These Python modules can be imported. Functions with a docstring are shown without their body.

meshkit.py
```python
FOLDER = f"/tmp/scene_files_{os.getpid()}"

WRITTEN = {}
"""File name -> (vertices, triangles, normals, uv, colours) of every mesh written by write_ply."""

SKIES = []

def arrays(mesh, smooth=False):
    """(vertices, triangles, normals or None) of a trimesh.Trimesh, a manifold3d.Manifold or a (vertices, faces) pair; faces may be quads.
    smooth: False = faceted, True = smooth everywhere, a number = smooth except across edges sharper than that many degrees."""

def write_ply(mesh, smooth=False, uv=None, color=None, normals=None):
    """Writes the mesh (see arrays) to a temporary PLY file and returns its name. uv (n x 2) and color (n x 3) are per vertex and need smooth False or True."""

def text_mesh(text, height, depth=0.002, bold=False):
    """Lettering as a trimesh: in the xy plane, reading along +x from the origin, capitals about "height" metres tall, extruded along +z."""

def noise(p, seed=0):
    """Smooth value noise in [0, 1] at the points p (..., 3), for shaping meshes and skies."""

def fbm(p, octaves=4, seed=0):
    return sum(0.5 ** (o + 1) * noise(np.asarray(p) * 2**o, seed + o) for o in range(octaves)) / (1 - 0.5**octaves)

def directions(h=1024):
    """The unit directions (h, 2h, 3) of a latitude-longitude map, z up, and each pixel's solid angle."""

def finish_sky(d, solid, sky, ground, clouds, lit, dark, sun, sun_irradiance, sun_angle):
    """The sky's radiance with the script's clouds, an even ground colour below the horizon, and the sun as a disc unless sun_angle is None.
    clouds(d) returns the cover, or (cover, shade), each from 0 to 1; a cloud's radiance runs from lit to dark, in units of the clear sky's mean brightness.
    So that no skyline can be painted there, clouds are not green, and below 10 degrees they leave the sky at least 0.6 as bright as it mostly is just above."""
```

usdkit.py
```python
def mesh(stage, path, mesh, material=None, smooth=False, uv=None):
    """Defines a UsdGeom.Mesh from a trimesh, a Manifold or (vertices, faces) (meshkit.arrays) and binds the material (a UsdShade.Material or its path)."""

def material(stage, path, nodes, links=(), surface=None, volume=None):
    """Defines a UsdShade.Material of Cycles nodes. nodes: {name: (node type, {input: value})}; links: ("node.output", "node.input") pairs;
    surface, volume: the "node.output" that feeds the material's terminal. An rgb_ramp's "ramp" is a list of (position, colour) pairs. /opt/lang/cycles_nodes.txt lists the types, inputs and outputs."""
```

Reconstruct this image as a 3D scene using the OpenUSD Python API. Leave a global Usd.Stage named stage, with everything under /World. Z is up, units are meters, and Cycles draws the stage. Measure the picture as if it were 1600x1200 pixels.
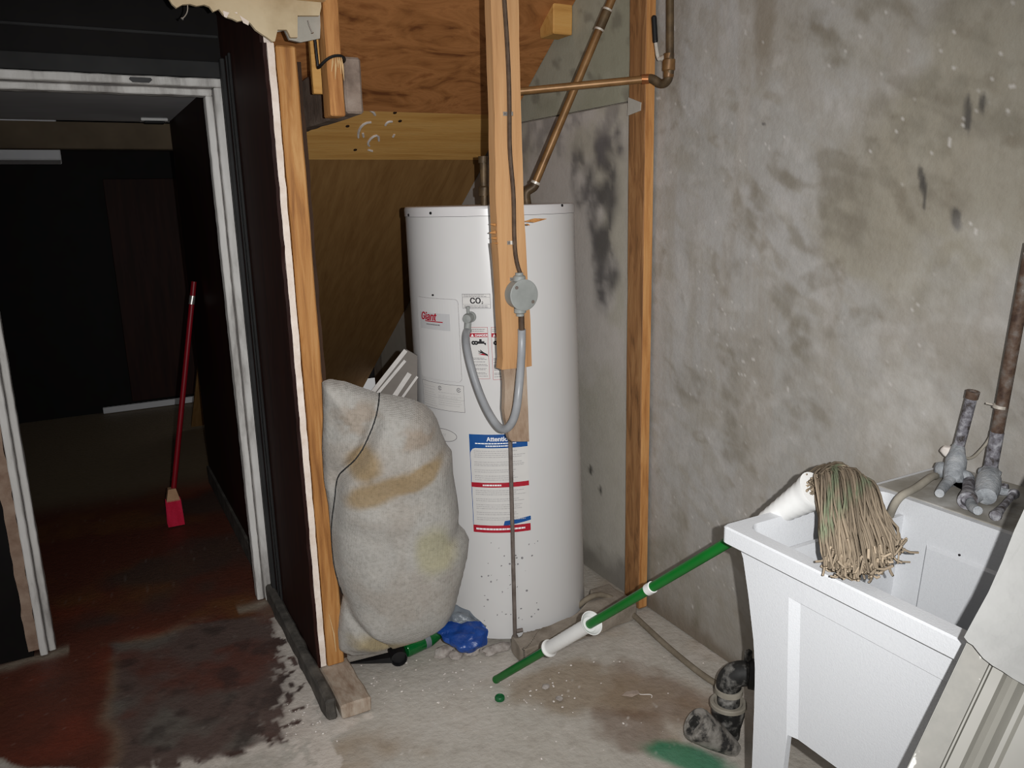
import math, random
import numpy as np, trimesh
from pxr import Usd, UsdGeom, UsdLux, UsdShade, Gf, Sdf, Vt
import usdkit, meshkit
import manifold3d as m3
from shapely.geometry import Polygon, Point, LineString

stage = Usd.Stage.CreateInMemory()
UsdGeom.SetStageUpAxis(stage, UsdGeom.Tokens.z); UsdGeom.SetStageMetersPerUnit(stage, 1.0)
W_ = UsdGeom.Xform.Define(stage, '/World'); stage.SetDefaultPrim(W_.GetPrim())
UsdGeom.Scope.Define(stage, '/World/Looks')

# ------------------------------------------------------------------ camera, light, exposure
F, PITCH, ROLL, YAW, EYE = 1250.0, math.radians(13.0), math.radians(1.4), math.radians(28.0), 1.48
EXPOSURE = 0.0
FLASH = 54.0
f0 = np.array([math.sin(YAW), math.cos(YAW), 0]); r0 = np.array([math.cos(YAW), -math.sin(YAW), 0]); up0 = np.array([0, 0, 1.])
CW = f0 * math.cos(PITCH) - up0 * math.sin(PITCH); u1 = up0 * math.cos(PITCH) + f0 * math.sin(PITCH)
CR = r0 * math.cos(ROLL) - u1 * math.sin(ROLL); CU = u1 * math.cos(ROLL) + r0 * math.sin(ROLL)
CAM = np.array([0, 0, EYE])
cam = UsdGeom.Camera.Define(stage, '/World/camera')
cam.CreateFocalLengthAttr(35.0); cam.CreateHorizontalApertureAttr(35.0 * 1600 / F); cam.CreateVerticalApertureAttr(35.0 * 1200 / F)
cam.CreateClippingRangeAttr(Gf.Vec2f(0.02, 100)); cam.CreateExposureAttr(EXPOSURE)
cam.AddTransformOp().Set(Gf.Matrix4d(*CR, 0, *CU, 0, *(-CW), 0, *CAM, 1))

dome = UsdLux.DomeLight.Define(stage, '/World/ambient_light'); dome.CreateIntensityAttr(0.11); dome.CreateColorAttr(Gf.Vec3f(1, 0.99, 0.98))
flash = UsdLux.SphereLight.Define(stage, '/World/camera_flash')          # the flash of the camera that took the photograph, right of its lens
flash.CreateRadiusAttr(0.005); flash.CreateIntensityAttr(FLASH); flash.CreateNormalizeAttr(True); flash.CreateColorAttr(Gf.Vec3f(1, 0.994, 0.988))
sh = UsdLux.ShapingAPI.Apply(flash.GetPrim()); sh.CreateShapingConeAngleAttr(50.0); sh.CreateShapingConeSoftnessAttr(1.0)
flash.AddTransformOp().Set(Gf.Matrix4d(*CR, 0, *CU, 0, *(-CW), 0, *(CAM + CR * 0.055 + CU * 0.012), 1))

def ray(px, py):
    d = CW * F + CR * (px - 800) - CU * (py - 600)
    return d / np.linalg.norm(d)
def at(px, py, axis, val):
    """The point of a real plane (x, y or z = val) that the photograph shows at a pixel."""
    d = ray(px, py)
    return CAM + d * (val - CAM[axis]) / d[axis]
def at_plane(px, py, p, n):
    d = ray(px, py)
    return CAM + d * (np.dot(np.asarray(p) - CAM, n) / np.dot(d, n))
def vdist(px, py, hd):
    """The point at a pixel at horizontal distance hd."""
    d = ray(px, py)
    return CAM + d * hd / math.hypot(d[0], d[1])

# ------------------------------------------------------------------ helpers
def lin(c):
    c = np.asarray(c, float) / 255
    return tuple(np.where(c <= 0.04045, c / 12.92, ((c + 0.055) / 1.055) ** 2.4))
used = {}
def numbered(parent, name):
    k = (parent, name); n = used.get(k, 0); used[k] = n + 1
    return f'{parent}/{name}' + (f'_{n:03d}' if n else '')
def setdata(p, label=None, cat=None, group=None, kind=None):
    for k, v in (('label', label), ('category', cat), ('group', group), ('kind', kind)):
        if v: p.SetCustomDataByKey(k, v)
    return p
def thing(name, label, cat, group=None, kind=None, loc=(0, 0, 0)):
    x = UsdGeom.Xform.Define(stage, numbered('/World', name))
    if any(loc): x.AddTranslateOp().Set(Gf.Vec3d(*map(float, loc)))
    x.GetPrim().SetCustomDataByKey('origin', Gf.Vec3d(*map(float, loc)))
    return setdata(x.GetPrim(), label, cat, group, kind)
def cat_(ms):
    ms = ms if isinstance(ms, (list, tuple)) else [ms]
    out = []
    for m in ms:
        v, f, _ = meshkit.arrays(m)
        out.append(trimesh.Trimesh(v, f, process=False))
    return trimesh.util.concatenate(out) if len(out) > 1 else out[0]
def obj(name, mesh, mat, parent=None, label=None, cat=None, group=None, kind=None, smooth=35, tint=None, each=False):
    """One Mesh prim, given in world coordinates; under a thing it is moved into the thing's own frame."""
    if each: return [obj(name, m_, mat, parent, label, cat, group, kind, smooth) for m_ in mesh][-1]
    mesh = cat_(mesh)
    path = numbered(str(parent.GetPath()) if parent else '/World', name)
    if parent:
        o = parent; off = np.zeros(3)
        while o and o.GetPath() != Sdf.Path('/World'):
            g = o.GetCustomDataByKey('origin')
            if g is not None: off = off + np.array(g)
            o = o.GetParent()
        if off.any(): mesh = trimesh.Trimesh(np.array(mesh.vertices) - off, mesh.faces, process=False)
    m = usdkit.mesh(stage, path, mesh, '/World/Looks/' + mat if isinstance(mat, str) else mat, smooth=True if tint is not None else smooth)
    if tint is not None:
        UsdGeom.PrimvarsAPI(m).CreatePrimvar('tint', Sdf.ValueTypeNames.Color3fArray, 'vertex').Set(Vt.Vec3fArray.FromNumpy(np.asarray(tint, np.float32)))
    return setdata(m.GetPrim(), label, cat, group, kind)

def box(a, b):
    a, b = np.minimum(a, b), np.maximum(a, b)
    m = trimesh.creation.box(b - a); m.apply_translation((a + b) / 2); return m
def rbox(a, b, r=0.003, seg=8):
    a, b = np.minimum(a, b) + r, np.maximum(a, b) - r
    s = m3.Manifold.sphere(r, seg)
    return m3.Manifold.batch_hull([s.translate([float(x), float(y), float(z)]) for x in (a[0], b[0]) for y in (a[1], b[1]) for z in (a[2], b[2])])
def bevelbox(a, b, r=0.003):
    """Box with chamfered edges: 24 corner points' hull."""
    a, b = np.minimum(a, b), np.maximum(a, b); pts = []
    for i in (0, 1):
        for j in (0, 1):
            for k in (0, 1):
                c = np.array([(a, b)[i][0], (a, b)[j][1], (a, b)[k][2]]); s = np.array([1 - 2 * i, 1 - 2 * j, 1 - 2 * k]) * r
                for ax in range(3):
                    e = s.copy(); e[ax] = 0; pts.append(c + e)
    return m3.Manifold.hull_points(np.array(pts))
def frame(d):
    d = np.asarray(d, float); d = d / np.linalg.norm(d)
    a = np.cross(d, [0, 0, 1.0]) if abs(d[2]) < 0.9 else np.cross(d, [1.0, 0, 0])
    a /= np.linalg.norm(a); return a, np.cross(d, a), d
def tube(pts, r, n=12, caps=True, hollow=0):
    pts = np.asarray(pts, float); k = len(pts); r = np.broadcast_to(np.asarray(r, float), (k,))
    t = np.gradient(pts, axis=0); t /= np.linalg.norm(t, axis=1, keepdims=True)
    a = frame(t[0])[0]; V = []
    th = np.arange(n) * 2 * np.pi / n
    for i in range(k):
        a = a - t[i] * np.dot(a, t[i]); a /= np.linalg.norm(a); b = np.cross(t[i], a)
        V.append(pts[i] + r[i] * (np.cos(th)[:, None] * a + np.sin(th)[:, None] * b))
    V = np.vstack(V); Fc = []
    for i in range(k - 1):
        for j in range(n):
            p, q = i * n + j, i * n + (j + 1) % n
            Fc += [[p, q, q + n], [p, q + n, p + n]]
    if caps:
        V = np.vstack([V, pts[0], pts[-1]])
        for j in range(n):
            Fc += [[k * n, (j + 1) % n, j], [k * n + 1, (k - 1) * n + j, (k - 1) * n + (j + 1) % n]]
    return trimesh.Trimesh(V, Fc, process=False)
def spline(pts, n=40):
    from scipy.interpolate import CubicSpline
    pts = np.asarray(pts, float); s = np.r_[0, np.cumsum(np.linalg.norm(np.diff(pts, axis=0), axis=1))]
    return CubicSpline(s, pts)(np.linspace(0, s[-1], n))
def lathe(profile, p0, d, n=24):
    """profile: (radius, height) pairs along direction d from p0."""
    a, b, d = frame(d); p0 = np.asarray(p0, float); V, Fc = [], []; th = np.arange(n) * 2 * np.pi / n
    for r, h in profile:
        V.append(p0 + d * h + max(r, 1e-5) * (np.cos(th)[:, None] * a + np.sin(th)[:, None] * b))
    V = np.vstack(V); k = len(profile)
    for i in range(k - 1):
        for j in range(n):
            p, q = i * n + j, i * n + (j + 1) % n
            Fc += [[p, q, q + n], [p, q + n, p + n]]
    for base, rev in ((0, True), ((k - 1) * n, False)):
        for j in range(1, n - 1):
            Fc.append([base, base + j + 1, base + j] if rev else [base, base + j, base + j + 1])
    return trimesh.Trimesh(V, Fc, process=False)
def prism(pts, h, o, ex, ey):
    """Extrudes a polygon (in the frame o, ex, ey) by h along ex x ey, both ways from the plane: 0 to h."""
    P = pts if isinstance(pts, Polygon) else Polygon(pts)
    m = trimesh.creation.extrude_polygon(P.buffer(0), abs(h), engine='earcut')
    ex, ey = np.asarray(ex, float), np.asarray(ey, float); ez = np.cross(ex, ey)
    V = np.asarray(m.vertices); z = V[:, 2:] * (1 if h > 0 else -1)
    V2 = np.asarray(o) + V[:, :1] * ex + V[:, 1:2] * ey + z * ez
    Fc = np.asarray(m.faces) if h > 0 else np.asarray(m.faces)[:, ::-1]
    return trimesh.Trimesh(V2, Fc, process=False)
def jitter(m, amp, freq, seed=0):
    m = cat_(m); V = np.array(m.vertices)
    d = np.stack([meshkit.noise(V * freq + 17 * k, seed + k) - 0.5 for k in range(3)], 1) * 2 * amp
    return trimesh.Trimesh(V + d, m.faces, process=False)
def fine(m, L):
    m = cat_(m); m = trimesh.Trimesh(m.vertices, m.faces, process=True)
    v, f = trimesh.remesh.subdivide_to_size(m.vertices, m.faces, L, max_iter=12)
    return trimesh.Trimesh(v, f, process=True)
def fbm2(u, v, s, seed, o=4):
    return meshkit.fbm(np.stack([u * s + 31.7, v * s + 11.3, np.full_like(u, 3.3 + seed)], -1), o, seed)
def smooth01(x, a, b):
    t = np.clip((x - a) / (b - a), 0, 1); return t * t * (3 - 2 * t)

# ------------------------------------------------------------------ materials
def look(name, ramp, scale=8.0, stretch=(1, 1, 1), detail=5, rough=0.6, bump=0.0, bscale=60.0, spec=0.3, metallic=0.0, distortion=0.0, tint=False, mixf=0.35, bstretch=None, extra=None, coat=0.0, sheen=0.0):
    """ramp: colours 0..255 in order; or, with tint, the mesh's painted stains multiplied by noise."""
    n = {'tc': ('texture_coordinate', {}), 'mp': ('mapping', {'scale': stretch}),
         'no': ('noise_texture', {'scale': scale, 'detail': float(detail), 'roughness': 0.6, 'distortion': distortion}),
         'rp': ('rgb_ramp', {'ramp': [(p, lin(col)) for p, col in (ramp if np.ndim(ramp[0][1]) else list(zip(np.linspace(0.3, 0.7, len(ramp)), ramp)))]}),
         'p': ('principled_bsdf', {'roughness': rough, 'specular_ior_level': spec, 'metallic': metallic, 'coat_weight': coat, 'sheen_weight': sheen})}
    l = [('tc.object', 'mp.vector'), ('mp.vector', 'no.vector'), ('no.fac', 'rp.fac')]
    if tint:
        n['at'] = ('attribute', {'attribute': 'tint'})
        n['mx'] = ('mix', {'mix_type': 'multiply', 'fac': 1.0})
        l += [('at.color', 'mx.color1'), ('rp.color', 'mx.color2'), ('mx.color', 'p.base_color')]
    else:
        l += [('rp.color', 'p.base_color')]
    if bump:
        n['mb'] = ('mapping', {'scale': bstretch or stretch})
        n['nb'] = ('noise_texture', {'scale': bscale, 'detail': 4.0, 'roughness': 0.6})
        n['bp'] = ('bump', {'strength': bump, 'distance': 0.01})
        l += [('tc.object', 'mb.vector'), ('mb.vector', 'nb.vector'), ('nb.fac', 'bp.height'), ('bp.normal', 'p.normal')]
    return usdkit.material(stage, '/World/Looks/' + name, n, l, surface='p.BSDF')

look('painted_concrete', [(0, (225, 222, 218)), (0.45, (246, 243, 240)), (1, (255, 255, 255))], scale=26, detail=8, rough=0.75, bump=0.25, bscale=45, tint=True, spec=0.25)
look('floor_surface', [(0, (205, 200, 195)), (0.5, (245, 243, 240)), (1, (255, 255, 255))], scale=30, detail=8, rough=0.55, bump=0.35, bscale=60, tint=True, spec=0.3)
look('drywall', [(0.3, (160, 156, 146)), (0.5, (172, 168, 158)), (0.7, (180, 176, 168))], scale=6, rough=0.85, bump=0.1, tint=False)
look('drywall_tinted', [(0, (228, 226, 222)), (0.5, (246, 245, 243)), (1, (255, 255, 255))], scale=14, rough=0.85, bump=0.12, tint=True)
look('pine', [(150, 98, 52), (186, 132, 78), (202, 152, 96)], scale=5, stretch=(9, 9, 0.8), detail=6, rough=0.7, bump=0.15, bscale=20, distortion=0.6)
look('pine_end', [(196, 160, 112), (214, 182, 136)], scale=30, rough=0.8)
look('orange_stud', [(126, 80, 40), (172, 120, 66), (194, 148, 94)], scale=4, stretch=(9, 9, 0.6), detail=6, rough=0.65, bump=0.15, bscale=20, distortion=0.8)
look('wall_stud_wood', [(100, 70, 44), (146, 104, 66), (166, 126, 84)], scale=3.5, stretch=(8, 8, 1.2), detail=6, rough=0.65, bump=0.15, bscale=20, distortion=1.2)
look('red_plywood', [(112, 66, 34), (158, 104, 58), (180, 122, 72), (146, 92, 50)], scale=2.6, stretch=(1.0, 2.6, 2.6), detail=9, rough=0.7, bump=0.12, bscale=20, distortion=3.0)
look('yellow_board', [(190, 138, 72), (210, 160, 90), (216, 170, 102)], scale=3, stretch=(0.7, 9, 9), detail=6, rough=0.65, bump=0.12, bscale=20, distortion=0.7)
look('brown_plywood', [(138, 100, 56), (150, 112, 66), (160, 122, 74)], scale=6, stretch=(6, 0.8, 0.8), detail=8, rough=0.75, bump=0.1, bscale=18, distortion=0.4)
look('tan_plank', [(160, 116, 76), (186, 142, 98), (196, 154, 110)], scale=3, stretch=(10, 10, 0.6), detail=6, rough=0.7, bump=0.12, bscale=20, distortion=0.5)
look('dusty_plank', [(120, 92, 70), (160, 138, 118), (176, 158, 140)], scale=9, stretch=(2, 2, 0.8), detail=6, rough=0.85, bump=0.2)
look('weathered_beam', [(104, 90, 80), (140, 124, 112), (164, 150, 138)], scale=12, detail=7, rough=0.85, bump=0.2)
look('dark_edge', [(46, 30, 18), (66, 44, 28)], scale=6, rough=0.8)
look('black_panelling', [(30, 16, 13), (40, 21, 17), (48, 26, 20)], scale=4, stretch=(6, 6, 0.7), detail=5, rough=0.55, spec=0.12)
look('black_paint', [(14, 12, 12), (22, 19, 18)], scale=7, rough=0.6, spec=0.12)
look('dark_trim_wood', [(52, 50, 46), (78, 74, 69), (100, 95, 88)], scale=14, detail=7, rough=0.75, bump=0.25)
look('charcoal', [(38, 38, 38), (50, 50, 50)], scale=7, rough=0.6, spec=0.15)
look('hall_plaster', [(200, 201, 204), (214, 215, 218)], scale=4, rough=0.9)
look('hall_soffit', [(80, 68, 53), (100, 87, 69)], scale=5, rough=0.8)
look('white_frame', [(150, 146, 142), (204, 202, 198), (218, 216, 213)], scale=16, stretch=(1, 1, 0.25), detail=8, rough=0.5, bump=0.1)
look('frame_groove', [(88, 84, 82), (104, 100, 97)], scale=16, rough=0.7)
look('raw_edge', [(128, 104, 88), (160, 140, 124)], scale=18, rough=0.9)
look('gypsum', [(214, 198, 184), (236, 224, 214)], scale=25, rough=0.9, bump=0.2)
look('beige_gypsum', [(176, 156, 124), (198, 180, 148), (206, 190, 160)], scale=5, rough=0.85, bump=0.08)
look('white_enamel', [(0.0, (204, 203, 202)), (0.5, (210, 209, 208)), (1, (214, 213, 212))], scale=3, rough=0.33, spec=0.45)
look('enamel_rim', [(206, 204, 204), (212, 210, 210)], scale=3, rough=0.3, spec=0.45)
look('sticker_white', [(208, 206, 203), (214, 212, 209)], scale=10, rough=0.45)
look('sticker_grey', [(190, 190, 191), (196, 196, 197)], scale=10, rough=0.45)
look('print_black', [(26, 24, 26), (30, 28, 30)], rough=0.5)
look('print_grey', [(120, 118, 120), (150, 148, 150)], scale=220, rough=0.6)
look('print_pale', [(172, 170, 170), (196, 194, 192)], scale=160, rough=0.6)
look('print_red', [(164, 26, 44), (174, 36, 52)], rough=0.5)
look('print_blue', [(22, 74, 140), (28, 84, 150)], rough=0.5)
look('print_white', [(236, 236, 238), (240, 240, 242)], rough=0.5)
look('grey_steel', [(132, 135, 132), (150, 153, 150)], scale=20, rough=0.5, spec=0.4)
look('grey_conduit', [(134, 136, 139), (154, 156, 159)], scale=12, rough=0.38, spec=0.5)
look('shiny_metal', [(190, 186, 180), (214, 210, 204)], scale=30, rough=0.35, metallic=0.8)
look('dull_cable', [(62, 46, 34), (88, 70, 54)], scale=40, rough=0.6)
look('drain_metal', [(92, 82, 76), (122, 112, 106)], scale=40, rough=0.6)
look('copper_old', [(96, 68, 40), (126, 92, 54), (146, 110, 70)], scale=14, detail=7, rough=0.42, metallic=0.35, spec=0.5)
look('copper_dark', [(64, 52, 38), (88, 72, 52), (108, 88, 62)], scale=24, detail=7, rough=0.5, metallic=0.3)
look('copper_bright', [(150, 96, 58), (178, 118, 78)], scale=30, rough=0.3, metallic=0.7)
look('solder', [(190, 182, 170), (220, 214, 204)], scale=50, rough=0.4, metallic=0.4)
look('black_plastic', [(18, 18, 19), (30, 30, 31)], scale=14, rough=0.4, spec=0.4)
look('dusty_black', [(0.36, (20, 20, 20)), (0.5, (34, 34, 33)), (0.62, (112, 110, 106)), (0.7, (150, 148, 144))], scale=26, detail=8, rough=0.6, spec=0.4)
look('dusty_grey', [(0.38, (46, 45, 44)), (0.5, (120, 116, 110)), (0.6, (142, 138, 132))], scale=30, detail=8, rough=0.85)
look('burlap', [(0, (214, 212, 208)), (0.5, (240, 239, 236)), (1, (255, 255, 255))], scale=60, detail=6, rough=0.95, tint=True, spec=0.1)
look('green_pole', [(4, 92, 26), (8, 104, 34)], scale=8, rough=0.35, spec=0.4)
look('green_cap', [(18, 82, 44), (26, 98, 54)], scale=30, rough=0.4)
look('white_plastic', [(214, 214, 212), (226, 226, 224)], scale=10, rough=0.4, spec=0.4)
look('tub_plastic', [(0, (196, 198, 201)), (0.5, (202, 204, 207)), (1, (206, 208, 210))], scale=180, detail=3, rough=0.45, bump=0.12, bscale=320, spec=0.35)
look('tub_ledge', [(0.3, (124, 119, 108)), (0.5, (146, 142, 134)), (0.68, (182, 181, 178))], scale=9, detail=8, rough=0.7)
look('mop_cord', [(126, 106, 84), (158, 138, 112), (178, 160, 134)], scale=30, detail=6, rough=0.95, spec=0.1)
look('mop_band', [(104, 124, 92), (126, 142, 108)], scale=40, rough=0.95)
look('chalky_metal', [(120, 124, 128), (150, 154, 158), (172, 174, 176)], scale=40, detail=8, rough=0.7, bump=0.4, bscale=120)
look('galvanised_dusty', [(0.36, (60, 54, 52)), (0.5, (112, 110, 116)), (0.66, (160, 160, 164))], scale=60, detail=8, rough=0.65, bump=0.4, bscale=120)
look('rusty_pipe', [(0.34, (58, 42, 34)), (0.48, (88, 70, 58)), (0.62, (104, 96, 90)), (0.72, (178, 172, 166))], scale=34, detail=8, rough=0.6, bump=0.2)
look('grey_rubber', [(132, 126, 114), (158, 152, 140)], scale=20, rough=0.8)
look('floor_cable', [(104, 94, 80), (136, 126, 110)], scale=20, rough=0.85)
look('dusty_slab', [(118, 108, 96), (146, 136, 124), (158, 148, 136)], scale=9, detail=8, rough=0.9, bump=0.3)
look('sill_wood', [(132, 110, 92), (162, 146, 130), (180, 168, 154)], scale=14, stretch=(3, 1, 1), detail=7, rough=0.85, bump=0.25)
look('rubble', [(122, 114, 108), (160, 152, 146), (182, 176, 170)], scale=40, detail=7, rough=0.95, bump=0.4)
look('plaster_crumb', [(196, 186, 178), (226, 220, 214)], scale=40, rough=0.9)
look('red_handle', [(116, 10, 22), (136, 16, 30)], scale=9, rough=0.4)
look('red_bristle', [(190, 24, 56), (216, 44, 80)], scale=30, stretch=(1, 1, 0.2), rough=0.7)
look('tan_wood', [(168, 128, 96), (188, 150, 116)], scale=20, rough=0.7)
look('blue_film', [(14, 50, 116), (22, 68, 142)], scale=20, detail=6, rough=0.3, spec=0.5, bump=0.4, bscale=50)
look('clear_film', [(98, 106, 114), (122, 128, 134)], scale=20, detail=6, rough=0.3, spec=0.5, bump=0.4, bscale=50)
look('profile_panel', [(108, 106, 99), (118, 116, 109)], scale=8, detail=5, rough=0.5, spec=0.35)
look('profile_edge', [(0.3, (108, 107, 102)), (0.60, (120, 118, 112)), (0.63, (184, 183, 178))], scale=26, detail=6, rough=0.6)
look('white_sheet', [(122, 122, 120), (132, 132, 130), (138, 138, 136)], scale=11, detail=7, rough=0.8, bump=0.5, bscale=22)
look('louver_grey', [(104, 98, 92), (120, 114, 108)], scale=9, rough=0.7)
look('louver_white', [(186, 182, 178), (204, 200, 196)], scale=18, stretch=(1, 1, 1), rough=0.6)
gl = usdkit.material(stage, '/World/Looks/green_glass', {'p': ('principled_bsdf', {'base_color': lin((20, 130, 60)), 'roughness': 0.12, 'transmission_weight': 0.55, 'specular_ior_level': 0.6})}, [], surface='p.BSDF')

# fabric weave for the sack: painted stains times a fine two-way wave, with the same wave as relief
usdkit.material(stage, '/World/Looks/sack_weave',
    {'at': ('attribute', {'attribute': 'tint'}), 'tc': ('texture_coordinate', {}), 'mp': ('mapping', {'rotation': (0, 0, 0.42)}),
     'wa': ('wave_texture', {'wave_type': 'bands', 'bands_direction': 'x', 'scale': 62.0, 'distortion': 0.7, 'detail': 2.0, 'detail_scale': 4.0}),
     'wb': ('wave_texture', {'wave_type': 'bands', 'bands_direction': 'z', 'scale': 70.0, 'distortion': 0.7, 'detail': 2.0, 'detail_scale': 4.0}),
     'mu': ('math', {'math_type': 'multiply'}), 'no': ('noise_texture', {'scale': 90.0, 'detail': 4.0}), 'ad': ('math', {'math_type': 'multiply_add', 'value2': 0.45}),
     'rp': ('rgb_ramp', {'ramp': [(0.0, lin((168, 167, 164))), (0.5, lin((234, 234, 232))), (1.0, (1, 1, 1))]}),
     'mx': ('mix', {'mix_type': 'multiply', 'fac': 1.0}), 'bp': ('bump', {'strength': 0.5, 'distance': 0.004}),
     'p': ('principled_bsdf', {'roughness': 0.95, 'specular_ior_level': 0.1, 'sheen_weight': 0.1})},
    [('tc.object', 'mp.vector'), ('mp.vector', 'wa.vector'), ('mp.vector', 'wb.vector'), ('wa.fac', 'mu.value1'), ('wb.fac', 'mu.value2'), ('mp.vector', 'no.vector'), ('mu.value', 'ad.value1'), ('no.fac', 'ad.value3'),
     ('ad.value', 'rp.fac'), ('at.color', 'mx.color1'), ('rp.color', 'mx.color2'), ('mx.color', 'p.base_color'), ('ad.value', 'bp.height'), ('bp.normal', 'p.normal')], surface='p.BSDF')

XW = 1.69          # concrete wall
YD = 2.95          # wall with the doorway
YP = 2.30          # front end of the partition
# ================================================================== STRUCTURE
def grid(u, v, fn):
    U, V = np.meshgrid(u, v, indexing='ij'); nu, nv = U.shape
    P = fn(U, V).reshape(-1, 3); i = np.arange(nu * nv).reshape(nu, nv)
    q = np.stack([i[:-1, :-1], i[1:, :-1], i[1:, 1:], i[:-1, 1:]], -1).reshape(-1, 4)
    return P, np.vstack([q[:, [0, 1, 2]], q[:, [0, 2, 3]]]), U.ravel(), V.ravel()
def blend(col, target, w):
    return col * (1 - w[:, None]) + np.asarray(target)[None] * w[:, None]
def blob(u, v, c, su, sv, ang=0.0, seed=0, rough=0.5, s=9):
    du, dv = u - c[0], v - c[1]; ca, sa = math.cos(ang), math.sin(ang)
    a, b = (du * ca + dv * sa) / su, (-du * sa + dv * ca) / sv
    n = fbm2(u, v, s, seed, 4) - 0.5
    return smooth01(1.0 - np.hypot(a, b) + rough * 2 * n, 0.0, 0.55)

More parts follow.
